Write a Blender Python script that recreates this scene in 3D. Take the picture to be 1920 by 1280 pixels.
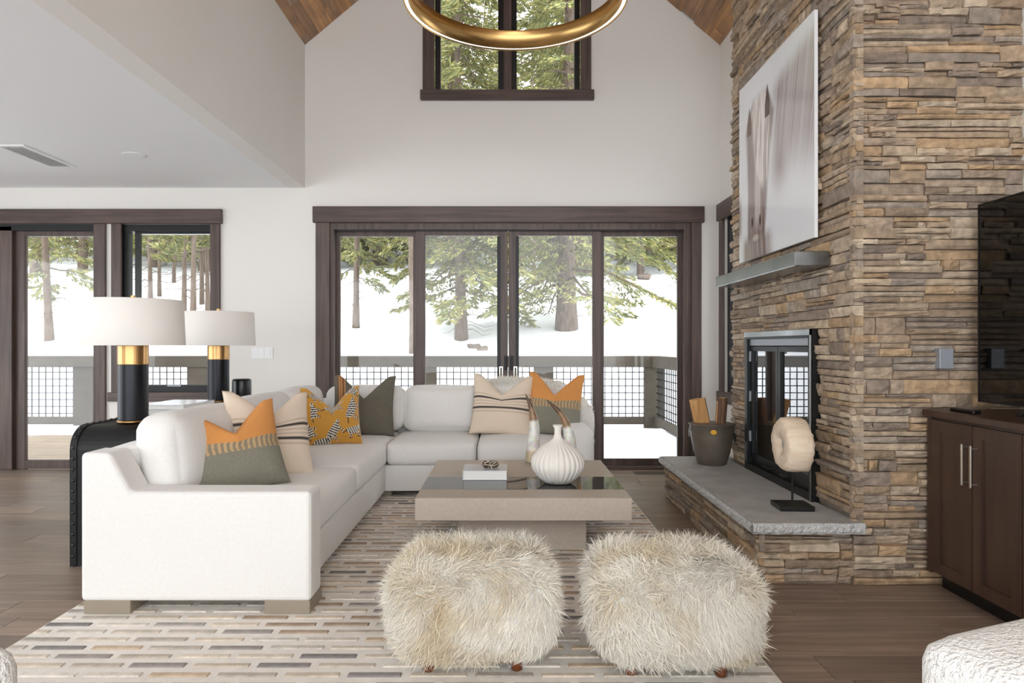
import bpy, bmesh, math, random
import numpy as np
from mathutils import Vector, Matrix, noise
R = random.Random(7)
PI = math.pi
scene = bpy.context.scene
for o in list(bpy.data.objects): bpy.data.objects.remove(o)

# ---------------------------------------------------------------- camera / light / exposure
FPX, CX, CY, EYE = 1280.0, 950.0, 648.0, 1.27
cd = bpy.data.cameras.new('camera'); cam = bpy.data.objects.new('camera', cd)
scene.collection.objects.link(cam); scene.camera = cam
cam.location = (0, 0, EYE); cam.rotation_euler = (PI/2, 0, 0)
cd.sensor_width = 36; cd.lens = 24; cd.shift_x = 10/1920; cd.shift_y = 8/1920
cd.clip_start = .05; cd.clip_end = 400
world = bpy.data.worlds.new('world'); scene.world = world; world.use_nodes = True
bg = world.node_tree.nodes['Background']; bg.inputs[0].default_value = (.93, .97, 1, 1); bg.inputs[1].default_value = 1.0
vs = scene.view_settings; vs.view_transform = 'Standard'; vs.look = 'None'; vs.gamma = 1; vs.use_curve_mapping = False
vs.exposure = 2.2

# ---------------------------------------------------------------- helpers
COL = scene.collection
WORLDROOT = set()
def lin(c): return tuple(((v/255)/12.92 if v <= 10.3 else ((v/255+.055)/1.055)**2.4) for v in c)
def at(px, py, Y): return Vector(((px-CX)*Y/FPX, Y, EYE-(py-CY)*Y/FPX))
YB = 7.0
def BX(px): return (px-CX)*YB/FPX
def BZ(py): return EYE-(py-CY)*YB/FPX
def tag(o, label, cat, group=None):
    o['label'] = label; o['category'] = cat
    if group: o['group'] = group
    return o
def struct(o, label=None):
    o['kind'] = 'structure'
    if label: o['label'] = label
    return o
def empty(name, loc=(0,0,0), rotz=0, local=False):
    o = bpy.data.objects.new(name, None); COL.objects.link(o); o.location = loc; o.rotation_euler = (0,0,rotz)
    o.empty_display_size = .1
    if not local: WORLDROOT.add(o.name)
    return o
def thing(name, label, cat, loc=(0,0,0), rotz=0, group=None, local=False):
    return tag(empty(name, loc, rotz, local), label, cat, group)
def adopt(o, parent):
    o.parent = parent
    if parent.name in WORLDROOT:
        o.matrix_parent_inverse = Matrix.Translation(-parent.location)
    elif parent.parent is not None and parent.parent.name in WORLDROOT:
        pass
    return o
def mk(name, vf, material, parent=None, smooth=False, cols=None):
    v, f = vf[0], vf[1]
    me = bpy.data.meshes.new(name); me.from_pydata([tuple(p) for p in v], [], [tuple(q) for q in f]); 
    if smooth: me.polygons.foreach_set('use_smooth', [True]*len(me.polygons))
    if cols is not None:
        a = me.color_attributes.new('Col', 'FLOAT_COLOR', 'POINT')
        arr = np.ones((len(v), 4), dtype=np.float32); arr[:, :3] = np.asarray(cols, dtype=np.float32)
        a.data.foreach_set('color', arr.ravel())
    me.materials.append(material); me.update()
    o = bpy.data.objects.new(name, me); COL.objects.link(o)
    if parent is not None: adopt(o, parent)
    return o
def merge(*parts):
    V, F = [], []
    for v, f in parts:
        n = len(V); V += [tuple(p) for p in v]; F += [tuple(i+n for i in q) for q in f]
    return V, F
def box(x0, x1, y0, y1, z0, z1, b=0, seg=1):
    if b <= 0:
        v = [(x0,y0,z0),(x1,y0,z0),(x1,y1,z0),(x0,y1,z0),(x0,y0,z1),(x1,y0,z1),(x1,y1,z1),(x0,y1,z1)]
        return v, [(0,3,2,1),(4,5,6,7),(0,1,5,4),(1,2,6,5),(2,3,7,6),(3,0,4,7)]
    bm = bmesh.new(); bmesh.ops.create_cube(bm, size=1)
    bmesh.ops.scale(bm, vec=(x1-x0, y1-y0, z1-z0), verts=bm.verts)
    bmesh.ops.translate(bm, vec=((x0+x1)/2, (y0+y1)/2, (z0+z1)/2), verts=bm.verts)
    bmesh.ops.bevel(bm, geom=list(bm.edges), offset=b, segments=seg, affect='EDGES', profile=.5)
    return bmout(bm)
def bmout(bm):
    bm.verts.index_update(); v = [tuple(x.co) for x in bm.verts]; f = [tuple(x.index for x in q.verts) for q in bm.faces]; bm.free(); return v, f
def prism(poly, a0, a1, axis='Y', b=0, seg=2):
    """poly in the two other axes (x,z for Y; y,z for X; x,y for Z)"""
    n = len(poly)
    def P(p, a): return {'Y': (p[0], a, p[1]), 'X': (a, p[0], p[1]), 'Z': (p[0], p[1], a)}[axis]
    v = [P(p, a0) for p in poly]+[P(p, a1) for p in poly]
    f = [tuple(range(n)), tuple(range(2*n-1, n-1, -1))]+[(i, i+n, (i+1) % n+n, (i+1) % n) for i in range(n)]
    bm = bmesh.new(); bv = [bm.verts.new(p) for p in v]
    for q in f: bm.faces.new([bv[i] for i in q])
    bmesh.ops.recalc_face_normals(bm, faces=bm.faces)
    if b: bmesh.ops.bevel(bm, geom=list(bm.edges), offset=b, segments=seg, affect='EDGES', profile=.5)
    return bmout(bm)
def lathe(prof, n=32, c=(0,0,0), sx=1, sy=1, ribs=0, ribd=0):
    v, f = [], []
    for r, z in prof:
        for i in range(n):
            a = 2*PI*i/n; rr = r
            if ribs: rr = r*(1-ribd*(1-abs(math.sin(a*ribs/2)))**2)
            v.append((c[0]+rr*math.cos(a)*sx, c[1]+rr*math.sin(a)*sy, c[2]+z))
    m = len(prof)
    for j in range(m-1):
        for i in range(n):
            f.append((j*n+i, j*n+(i+1) % n, (j+1)*n+(i+1) % n, (j+1)*n+i))
    f.append(tuple(range(n-1, -1, -1))); f.append(tuple((m-1)*n+i for i in range(n)))
    return v, f
def tube(pts, rad, n=8, cap=True):
    pts = [Vector(p) for p in pts]; m = len(pts)
    if not hasattr(rad, '__len__'): rad = [rad]*m
    v, f = [], []; up = None
    for k in range(m):
        t = (pts[min(k+1, m-1)]-pts[max(k-1, 0)]).normalized()
        if up is None:
            up = Vector((0,0,1)) if abs(t.z) < .9 else Vector((1,0,0))
        a = (up-t*up.dot(t)).normalized(); bb = t.cross(a); up = a
        for i in range(n):
            q = 2*PI*i/n; v.append(tuple(pts[k]+(a*math.cos(q)+bb*math.sin(q))*rad[k]))
    for k in range(m-1):
        for i in range(n): f.append((k*n+i, k*n+(i+1) % n, (k+1)*n+(i+1) % n, (k+1)*n+i))
    if cap: f.append(tuple(range(n-1, -1, -1))); f.append(tuple((m-1)*n+i for i in range(n)))
    return v, f
def rbox(x0, x1, y0, y1, z0, z1, r=.05, n=8, puff=(0,0,0), wob=0, seed=0):
    """soft rounded box; puff bulges the faces along x, y, z"""
    idx = {}; V = []; F = []
    h = ((x1-x0)/2, (y1-y0)/2, (z1-z0)/2); c = ((x0+x1)/2, (y0+y1)/2, (z0+z1)/2)
    # denser sampling near the edges
    ts = [math.sin((i/n-.5)*PI) for i in range(n+1)]
    def vert(p):
        k = tuple(round(a, 5) for a in p)
        if k in idx: return idx[k]
        q = [p[i]*h[i] for i in range(3)]
        inn = [max(-(h[i]-r), min(h[i]-r, q[i])) for i in range(3)]
        d = Vector([q[i]-inn[i] for i in range(3)])
        if d.length > 1e-9: d = d.normalized()*r
        w = [inn[i]+d[i] for i in range(3)]
        for i in range(3):
            a, b = p[(i+1) % 3], p[(i+2) % 3]
            w[i] += (1 if p[i] > 0 else -1)*abs(p[i])**3*puff[i]*(1-a*a)*(1-b*b)
        if wob:
            nz = noise.noise_vector(Vector(w)*3.1+Vector((seed, seed*2, 0)))
            w = [w[i]+nz[i]*wob for i in range(3)]
        idx[k] = len(V); V.append(tuple(w[i]+c[i] for i in range(3))); return idx[k]
    for ax in range(3):
        for s in (-1, 1):
            for i in range(n):
                for j in range(n):
                    q = []
                    for (a, b) in ((i, j), (i+1, j), (i+1, j+1), (i, j+1)):
                        p = [0,0,0]; p[ax] = s; p[(ax+1) % 3] = ts[a]; p[(ax+2) % 3] = ts[b]; q.append(vert(p))
                    F.append(tuple(q if s > 0 else q[::-1]))
    return V, F
def xf(vf, M): return [tuple(M @ Vector(p)) for p in vf[0]], vf[1]
def frame2d(a0, a1, z0, z1, w, d0, d1, axis='Y', wb=None):
    """rectangular frame lying in the a/z plane"""
    wb = w if wb is None else wb
    rects = [(a0, a0+w, z0, z1), (a1-w, a1, z0, z1), (a0+w, a1-w, z1-w, z1), (a0+w, a1-w, z0, z0+wb)]
    return merge(*[box(p, q, d0, d1, r, s) if axis == 'Y' else box(d0, d1, p, q, r, s) for p, q, r, s in rects])

# ---------------------------------------------------------------- materials
def nodes(name):
    m = bpy.data.materials.new(name); m.use_nodes = True
    return m, m.node_tree, m.node_tree.nodes['Principled BSDF']
def mat(name, col, rough=.5, metal=0, var=0, vscale=5, bump=0, bscale=60, attr=False, grain=None, gamt=.5, gscale=30,
        dark=None, rand=0, spec=.5, col2=None, sheen=0, stretch=20, emit=None):
    m, nt, bs = nodes(name); L = nt.links.new
    bs.inputs['Roughness'].default_value = rough; bs.inputs['Metallic'].default_value = metal
    bs.inputs['Specular IOR Level'].default_value = spec
    if sheen: bs.inputs['Sheen Weight'].default_value = sheen
    c = lin(col); tc = nt.nodes.new('ShaderNodeTexCoord'); vec = tc.outputs['Object']
    oi = nt.nodes.new('ShaderNodeObjectInfo')
    if rand or grain:
        cmb = nt.nodes.new('ShaderNodeVectorMath'); cmb.operation = 'MULTIPLY_ADD'
        cb = nt.nodes.new('ShaderNodeCombineXYZ')
        for i in range(3): L(oi.outputs['Random'], cb.inputs[i])
        cmb.inputs[1].default_value = (37, 53, 71); L(cb.outputs[0], cmb.inputs[0]); L(vec, cmb.inputs[2]); vec = cmb.outputs[0]
    def mix(blend, fac, A, B):
        n = nt.nodes.new('ShaderNodeMix'); n.data_type = 'RGBA'; n.blend_type = blend
        for s, x in ((n.inputs[0], fac), (n.inputs[6], A), (n.inputs[7], B)):
            if hasattr(x, 'is_linked'): L(x, s)
            else: s.default_value = x if not isinstance(x, tuple) else (*x, 1)[:4]
        return n.outputs[2]
    if attr:
        a = nt.nodes.new('ShaderNodeAttribute'); a.attribute_name = 'Col'; cur = a.outputs['Color']
    else:
        rgb = nt.nodes.new('ShaderNodeRGB'); rgb.outputs[0].default_value = (*c, 1); cur = rgb.outputs[0]
    if rand:
        if col2: cur = mix('MIX', oi.outputs['Random'], cur, lin(col2))
        mr = nt.nodes.new('ShaderNodeMapRange'); L(oi.outputs['Random'], mr.inputs[0])
        wn = nt.nodes.new('ShaderNodeTexWhiteNoise'); wn.noise_dimensions = '1D'; L(oi.outputs['Random'], wn.inputs['W']); L(wn.outputs['Value'], mr.inputs[0])
        mr.inputs[3].default_value = 1-rand; mr.inputs[4].default_value = 1+rand
        cur = mix('MULTIPLY', 1.0, cur, mr.outputs[0])
    if grain is not None:
        mp = nt.nodes.new('ShaderNodeMapping'); L(vec, mp.inputs[0])
        s = [gscale]*3; s[grain] = gscale/stretch; mp.inputs['Scale'].default_value = s
        nz = nt.nodes.new('ShaderNodeTexNoise'); nz.inputs['Scale'].default_value = 1; nz.inputs['Detail'].default_value = 5
        nz.inputs['Distortion'].default_value = .6; L(mp.outputs[0], nz.inputs['Vector'])
        rp = nt.nodes.new('ShaderNodeValToRGB'); rp.color_ramp.elements[0].position = .36; rp.color_ramp.elements[1].position = .66
        L(nz.outputs['Fac'], rp.inputs[0])
        dk = lin(dark) if dark else tuple(x*.45 for x in c)
        inv = nt.nodes.new('ShaderNodeMath'); inv.operation = 'MULTIPLY_ADD'; L(rp.outputs[0], inv.inputs[0]); inv.inputs[1].default_value = -gamt; inv.inputs[2].default_value = gamt
        cur = mix('MIX', inv.outputs[0], cur, dk)
        hgt = nz.outputs['Fac']
    if var:
        nv = nt.nodes.new('ShaderNodeTexNoise'); nv.inputs['Scale'].default_value = vscale; nv.inputs['Detail'].default_value = 4; L(vec, nv.inputs['Vector'])
        mr = nt.nodes.new('ShaderNodeMapRange'); L(nv.outputs['Fac'], mr.inputs[0]); mr.inputs[1].default_value = .3; mr.inputs[2].default_value = .7
        mr.inputs[3].default_value = 1-var; mr.inputs[4].default_value = 1+var
        cur = mix('MULTIPLY', 1.0, cur, mr.outputs[0])
    L(cur, bs.inputs['Base Color'])
    if bump:
        nb = nt.nodes.new('ShaderNodeTexNoise'); nb.inputs['Scale'].default_value = bscale; nb.inputs['Detail'].default_value = 3; L(tc.outputs['Object'], nb.inputs['Vector'])
        bp = nt.nodes.new('ShaderNodeBump'); bp.inputs['Strength'].default_value = bump; bp.inputs['Distance'].default_value = .01
        L(nb.outputs['Fac'], bp.inputs['Height']); L(bp.outputs[0], bs.inputs['Normal'])
    if emit:
        bs.inputs['Emission Color'].default_value = (*lin(emit[0]), 1); bs.inputs['Emission Strength'].default_value = emit[1]
    return m
def glassmat(name, refl=1.0, tint=(1,1,1)):
    m = bpy.data.materials.new(name); m.use_nodes = True; nt = m.node_tree; nt.nodes.clear(); L = nt.links.new
    out = nt.nodes.new('ShaderNodeOutputMaterial'); mx = nt.nodes.new('ShaderNodeMixShader')
    tr = nt.nodes.new('ShaderNodeBsdfTransparent'); tr.inputs[0].default_value = (*tint, 1)
    gl = nt.nodes.new('ShaderNodeBsdfGlossy'); gl.inputs['Roughness'].default_value = .01
    fr = nt.nodes.new('ShaderNodeFresnel'); fr.inputs[0].default_value = 1.45
    mu = nt.nodes.new('ShaderNodeMath'); mu.operation = 'MULTIPLY'; mu.inputs[1].default_value = refl; L(fr.outputs[0], mu.inputs[0])
    L(mu.outputs[0], mx.inputs[0]); L(tr.outputs[0], mx.inputs[1]); L(gl.outputs[0], mx.inputs[2]); L(mx.outputs[0], out.inputs[0])
    return m
M = {}
M['paint'] = mat('paint', (232,228,222), .85, bump=.03, bscale=180)
M['ceil'] = mat('ceiling_paint', (236,236,236), .9)
M['trim'] = mat('stained_trim', (92,74,66), .45, grain=0, gamt=.65, gscale=26, dark=(48,36,32), var=.12, vscale=3)
M['trimv'] = mat('stained_trim_upright', (92,74,66), .45, grain=2, gamt=.65, gscale=26, dark=(48,36,32), var=.12, vscale=3)
M['trimy'] = mat('stained_trim_deep', (92,74,66), .45, grain=1, gamt=.65, gscale=26, dark=(48,36,32), var=.12, vscale=3)
M['black'] = mat('black_metal', (22,22,23), .45, .3)
M['blackp'] = mat('black_satin', (14,14,15), .3)
M['plank'] = mat('oak_floor', (160,137,119), .42, grain=0, gamt=.55, gscale=34, dark=(92,74,62), rand=.2, col2=(134,118,106), var=.1, vscale=2, bump=.05, bscale=90)
M['gap'] = mat('floor_gap', (128,108,92), .8)
M['clad'] = mat('reclaimed_board', (204,152,98), .6, grain=1, gamt=.7, gscale=22, dark=(120,96,80), rand=.25, col2=(158,134,114), var=.25, vscale=3)
M['stone'] = mat('ledge_stone', (150,130,110), .85, attr=True, var=.28, vscale=22, bump=.8, bscale=45)
M['mortar'] = mat('mortar', (140,124,108), .95)
M['slab'] = mat('bluestone', (172,170,167), .6, var=.16, vscale=7, bump=.12, bscale=50)
M['slabedge'] = mat('chiselled_edge', (186,185,183), .8, var=.3, vscale=60, bump=.8, bscale=70)
M['steel'] = mat('mantel_steel', (140,142,142), .25, 1, var=.25, vscale=4)
M['sofa'] = mat('white_linen', (232,229,225), .9, bump=.15, bscale=420, var=.02, vscale=60, sheen=.2)
M['taupe'] = mat('taupe_lacquer', (150,138,122), .4)
M['tabletop'] = mat('shagreen', (192,178,164), .42, var=.06, vscale=40)
M['blackglass'] = mat('black_glass', (16,18,17), .04)
M['brass'] = mat('brushed_brass', (186,146,98), .28, 1)
M['gold'] = mat('chandelier_gold', (200,162,104), .25, 1)
M['shade'] = mat('shade_linen', (236,231,224), .9)
M['gunmetal'] = mat('lamp_black', (28,29,33), .28, .6)
M['consoleblk'] = mat('console_iron', (24,24,25), .42, .35, var=.2, vscale=9)
M['col'] = mat('printed_fabric', (200,200,200), .9, attr=True, bump=.2, bscale=300)
M['velvet'] = mat('printed_velvet', (200,150,50), .75, attr=True, sheen=.5)
M['print'] = mat('acrylic_print', (255,255,255), .12, attr=True)
M['whitepl'] = mat('white_plastic', (238,238,238), .4)
M['paper'] = mat('white_paper', (236,234,230), .7)
M['cover'] = mat('book_cover', (206,210,216), .15)
M['ceramic'] = mat('matte_ceramic', (238,233,226), .7)
M['horn'] = mat('horn', (200,190,170), .3, attr=True, var=.2, vscale=25)
M['acrylic'] = glassmat('acrylic', 1.5, (.9,.95,.95))
M['cone'] = mat('pine_cone', (96,76,62), .8)
M['string'] = mat('cream_ribbon', (232,222,205), .8)
M['pewter'] = mat('bucket_pewter', (112,103,92), .42, .45, var=.12, vscale=8)
M['wire'] = mat('zinc_wire', (150,150,148), .35, .9)
M['bark'] = mat('log_bark', (120,88,66), .9, grain=2, gamt=.8, gscale=40, dark=(60,44,36), bump=.6, bscale=50)
M['splitwood'] = mat('split_log', (214,166,108), .75, grain=2, gamt=.5, gscale=40, dark=(168,112,64))
M['petrified'] = mat('petrified_wood', (232,214,192), .75, grain=0, gamt=.5, gscale=30, dark=(206,176,146), stretch=6, bump=.5, bscale=40)
M['petrcore'] = mat('petrified_core', (188,182,176), .6, var=.15, vscale=30)
M['walnut'] = mat('cabinet_wood', (74,54,43), .38, grain=2, gamt=.5, gscale=22, dark=(46,32,26), var=.1, vscale=3)
M['nickel'] = mat('satin_nickel', (205,198,188), .3, 1)
M['tv'] = mat('tv_screen', (6,6,7), .06)
M['greyplate'] = mat('grey_plate', (150,154,160), .4, .2)
M['glass'] = glassmat('window_glass', .7)
M['fireglass'] = glassmat('fire_glass', 3.0, (.12,.12,.12))
M['fur'] = mat('sheepskin', (240,232,215), .85, attr=True, sheen=.3)
M['legwood'] = mat('pouf_leg_wood', (120,66,32), .4, grain=2, gamt=.5)
M['boucle'] = mat('boucle', (238,236,232), .95, bump=1.0, bscale=130)
M['rug'] = mat('rug_ground', (240,234,226), .95, bump=.4, bscale=220, var=.05, vscale=14)
M['patch'] = mat('rug_pile', (200,190,175), .95, attr=True, var=.16, vscale=22, bump=.4, bscale=160)
M['snow'] = mat('snow', (246,248,252), .9, bump=.1, bscale=2)
M['deckwood'] = mat('deck_wood', (140,124,106), .8, grain=0, gamt=.5, var=.1)
M['rail'] = mat('rail_wood', (74,66,55), .8, grain=0, gamt=.4, gscale=14, var=.15)
M['treebark'] = mat('tree_bark', (118,104,92), .95, grain=2, gamt=.7, gscale=14, stretch=4, dark=(84,68,56))
M['needle'] = mat('needles', (150,150,72), .8, attr=True)
M['rock'] = mat('rock', (110,98,88), .9, var=.3)
M['vent'] = mat('vent_metal', (96,88,80), .5, .6)
M['leather'] = mat('tan_leather', (140,86,48), .5)
M['led'] = mat('led_strip', (255,255,255), .5, emit=((255,246,230), .22))
M['cord'] = mat('cord', (225,225,222), .5)
M['badge'] = mat('badge', (196,146,40), .4, .5)
M['tagblk'] = mat('tag_black', (22,22,22), .5)
M['green'] = mat('tag_green', (120,150,50), .5)

# ================================================================ ROOM
XL, XR, ZC, ZE = -2.067, 2.188, 2.889, 4.355          # upper left wall, right wall, low ceiling, eaves
RIDX, SL = .06, .84
def roofz(x): return ZE+SL*(2.1275-abs(x-RIDX))
CHX, CHY0, CHY1 = 1.863, 3.64, 5.61                   # chimney front face, near face, far end
NRX = 2.75
# floor
fl = struct(mk('floor', box(-6.6, 2.95, -3, 7.2, -.06, -.012), M['gap']), 'grey-brown oak plank floor')
y = -3.0; k = 0
while y < 6.99:
    y1 = min(y+.2, 7.0); x = -6.6-R.random()*1.5
    while x < 2.9:
        x2 = x+R.uniform(1.3, 2.3)
        a, b = max(x, -6.6), min(x2, 2.9)
        if b-a > .05:
            mk('plank', box(a+.0012, b-.0012, y+.0012, y1-.0012, -.012, 0, .0015), M['plank'], fl)
        x = x2
    y = y1
# back wall with openings
def wall_rects(xs, zs, holes, f):
    out = []
    for i in range(len(xs)-1):
        for j in range(len(zs)-1):
            mx, mz = (xs[i]+xs[i+1])/2, (zs[j]+zs[j+1])/2
            if any(h[0] < mx < h[1] and h[2] < mz < h[3] for h in holes): continue
            out.append(f(xs[i], xs[i+1], zs[j], zs[j+1]))
    return merge(*out)
O1 = (BX(-150), BX(190), -.02, BZ(420)); O2 = (BX(222), BX(405), BZ(740), BZ(420))
O3 = (BX(606), BX(1306), -.02, BZ(416)); O4 = (BX(806), BX(1098), BZ(174), 5.02)
holes = [O1, O2, O3, O4]
xs = sorted({-6.6, XR+.2, *[h[0] for h in holes], *[h[1] for h in holes]}); zs = sorted({-.02, ZE, *[h[2] for h in holes if h[2] < ZE], *[h[3] for h in holes if h[3] < ZE]})
bw = wall_rects(xs, zs, holes, lambda a, b, c, d: box(a, b, YB, YB+.2, c, d))
g0, g1 = O4[0], O4[1]
gl = prism([(XL-.08, ZE-.001), (g0, ZE-.001), (g0, roofz(g0)+.1), (XL-.08, roofz(XL-.08)+.1)], YB, YB+.2)
gr = prism([(g1, ZE), (XR+.2, ZE), (XR+.2, roofz(XR+.2)+.1), (g1, roofz(g1)+.1)], YB, YB+.2)
gt = prism([(g0, O4[3]), (g1, O4[3]), (g1, roofz(g1)+.1), (RIDX, roofz(RIDX)+.1), (g0, roofz(g0)+.1)], YB, YB+.2)
struct(mk('wall_back', merge(bw, gl, gr, gt), M['paint']), 'off-white gable wall')
struct(mk('wall_upper_left', box(XL-.16, XL, -3, YB, ZC, ZE+.25), M['paint']), 'off-white upper wall above the low ceiling')
struct(mk('ceiling', box(-6.6, XL-.16, -3, YB, ZC, ZC+.16), M['ceil']), 'low white ceiling')
struct(mk('wall_left', merge(box(-6.8, -6.6, 5.6, YB, 0, ZC+.1), box(-6.8, -6.6, -3, 5.6, 2.5, ZC+.1), box(-6.8, -6.6, -3, 1.0, 0, 2.5)), M['paint']), 'off-white side wall')
# right wall beyond the chimney, with its window opening
WY0, WY1, WZ0, WZ1 = 5.80, 6.86, BZ(733), BZ(412)
rw = wall_rects([CHY1-.1, WY0, WY1, YB], [0, WZ0, WZ1, ZE+.1], [(WY0, WY1, WZ0, WZ1)], lambda a, b, c, d: box(XR, XR+.2, a, b, c, d))
struct(mk('wall_right', rw, M['paint']), 'narrow off-white wall beside the chimney')
struct(mk('wall_right_near', box(NRX, NRX+.15, -3, CHY0+.3, 0, 4.1), M['paint']), 'off-white wall behind the media cabinet')
# vaulted ceiling of reclaimed boards
vc = struct(mk('ceiling_vault', merge(prism([(XL-.1, roofz(XL-.1)+.03), (RIDX, roofz(RIDX)+.03), (RIDX, roofz(RIDX)+.25), (XL-.1, roofz(XL-.1)+.25)], -3, YB+.2),
                   prism([(RIDX, roofz(RIDX)+.03), (3.0, roofz(3.0)+.03), (3.0, roofz(3.0)+.25), (RIDX, roofz(RIDX)+.25)], -3, YB+.2)), M['gap']), 'vaulted ceiling clad in reclaimed wood boards')
ang = math.atan(SL)
for side in (-1, 1):
    Lm = (2.13 if side < 0 else 2.95)/math.cos(ang); s = 0.0
    while s < Lm:
        w = min(R.choice((.10, .13, .15, .18)), Lm-s); yy = -3-R.random()*1.5
        while yy < YB:
            y2 = yy+R.uniform(1.2, 2.6); a, b = max(yy, -3), min(y2, YB-.001)
            if b-a > .1:
                e = R.random()*.006
                xa, xb = RIDX+side*(s+.001)*math.cos(ang), RIDX+side*(s+w-.001)*math.cos(ang)
                pl = prism([(xa, roofz(xa)+.032), (xb, roofz(xb)+.032), (xb, roofz(xb)-.002-e), (xa, roofz(xa)-.002-e)], a+.001, b-.001)
                mk('board', pl, M['clad'], vc)
            yy = y2
        s += w

# ---------------------------------------------------------------- doors and windows
def pane(name, a0, a1, z0, z1, d, parent, axis='Y'):
    return mk(name, box(a0, a1, d-.004, d+.004, z0, z1) if axis == 'Y' else box(d-.004, d+.004, a0, a1, z0, z1), M['glass'], parent)
# four-panel sliding door
d1 = struct(empty('door_1', (BX(953), YB, 0)), 'four-panel glass sliding door in dark stained frame')
mk('header', box(BX(588), BX(1319), YB-.045, YB, BZ(418), BZ(388), .004), M['trim'], d1)
for a, b in ((593, 619), (1296, 1314)): mk('casing', box(BX(a), BX(b), YB-.03, YB, 0, BZ(418), .003), M['trimv'], d1)
mk('jamb', merge(box(BX(606), BX(626), YB, YB+.18, 0, BZ(416)), box(BX(1283), BX(1306), YB, YB+.18, 0, BZ(416)), box(BX(626), BX(1283), YB, YB+.18, BZ(430), BZ(416))), M['trimv'], d1)
mk('track', box(BX(626), BX(1283), YB+.015, YB+.03, BZ(432), BZ(421)), M['black'], d1)
mk('sill', box(BX(606), BX(1306), YB-.02, YB+.19, -.01, BZ(875)), M['trim'], d1)
def door_panel(p0, p1, g0, g1, dy, handle=None, ztop=428, gt=440, gb=863):
    o = mk('door_panel', merge(box(BX(p0), BX(g0), dy, dy+.045, BZ(875), BZ(ztop), .003), box(BX(g1), BX(p1), dy, dy+.045, BZ(875), BZ(ztop), .003),
           box(BX(g0), BX(g1), dy+.002, dy+.043, BZ(gt), BZ(ztop)), box(BX(g0), BX(g1), dy+.002, dy+.043, BZ(875), BZ(gb))), M['trimv'], d1)
    p = pane('glass', BX(g0), BX(g1), BZ(gb), BZ(gt), dy+.022, None); p.parent = o
    p.matrix_parent_inverse = Matrix.Identity(4)
    return o
door_panel(624, 781, 633, 772, YB+.10); door_panel(1126, 1284, 1135, 1275, YB+.10)
pa = door_panel(779, 952.3, 796, 934, YB+.045); pb = door_panel(953.7, 1128, 972, 1112, YB+.045)
for pn, hx, bx0, bx1 in ((pa, 948.5, 936, 943), (pb, 959.5, 963, 970)):
    h = mk('handle', merge(box(BX(hx-2.6), BX(hx+2.6), YB+.022, YB+.045, BZ(694), BZ(667), .004), box(BX(hx-1.5), BX(hx+1.5), YB-.005, YB+.02, BZ(690), BZ(671), .003)), M['black']); h.parent = pn
    h2 = mk('pull', frame2d(BX(bx0), BX(bx1), BZ(718), BZ(687), .011, YB+.02, YB+.045), M['nickel']); h2.parent = pn
    b = mk('edge_strip', box(BX(bx0-4 if hx < 950 else bx1-3), BX(bx0+2 if hx < 950 else bx1+3), YB+.034, YB+.046, BZ(860), BZ(442)), M['black']); b.parent = pn
# left glass door
d2 = struct(empty('door_2', (BX(100), YB, 0)), 'glass door in dark stained frame beside the small window')
t1 = struct(mk('trim_1', box(BX(-180), BX(418), YB-.045, YB, BZ(420), BZ(393), .004), M['trim']), 'long dark stained header board')
mk('casing', box(BX(178), BX(200), YB-.03, YB, 0, BZ(420), .003), M['trimv'], d2)
mk('jamb', merge(box(BX(176), BX(190), YB, YB+.18, 0, BZ(424)), box(BX(-150), BX(190), YB, YB+.18, BZ(432), BZ(420))), M['black'], d2)
mk('post', box(BX(-20), BX(22), YB-.0, YB+.16, 0, BZ(424), .004), M['trimv'], d2)
dp = mk('door_panel', merge(box(BX(22), BX(40), YB+.05, YB+.10, BZ(884), BZ(428), .003), box(BX(174), BX(186), YB+.05, YB+.10, BZ(884), BZ(428), .003),
      box(BX(40), BX(174), YB+.052, YB+.098, BZ(441), BZ(428)), box(BX(40), BX(174), YB+.052, YB+.098, 0, BZ(864))), M['trimv'], d2)
g = pane('glass', BX(40), BX(174), BZ(864), BZ(441), YB+.075, None); g.parent = dp
dp2 = mk('door_panel', merge(box(BX(-150), BX(-132), YB+.05, YB+.10, 0, BZ(428)), box(BX(-38), BX(-20), YB+.05, YB+.10, 0, BZ(428)), box(BX(-132), BX(-38), YB+.05, YB+.10, BZ(441), BZ(428)), box(BX(-132), BX(-38), YB+.05, YB+.10, 0, BZ(864))), M['trimv'], d2)
g = pane('glass', BX(-132), BX(-38), BZ(864), BZ(441), YB+.075, None); g.parent = dp2
# left window
w1 = struct(empty('window_1', (BX(313), YB, BZ(738))), 'tall window in dark stained casing')
for a, b in ((211, 230), (396, 414)): mk('casing', box(BX(a), BX(b), YB-.03, YB, BZ(738), BZ(420), .003), M['trimv'], w1)
mk('apron', box(BX(205), BX(420), YB-.04, YB, BZ(752), BZ(735), .004), M['trim'], w1)
mk('window_frame', frame2d(BX(222), BX(405), BZ(738), BZ(420), .07, YB+.02, YB+.14), M['black'], w1)
sh = mk('sash', frame2d(BX(246), BX(400), BZ(731), BZ(428), .045, YB+.07, YB+.12, wb=.05), M['blackp'], w1)
g = pane('glass', BX(254), BX(394), BZ(722), BZ(437), YB+.095, None); g.parent = sh
pl = mk('lock_plate', box(BX(308), BX(334), YB+.06, YB+.07, BZ(725.5), BZ(721)), M['greyplate']); pl.parent = sh
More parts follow.
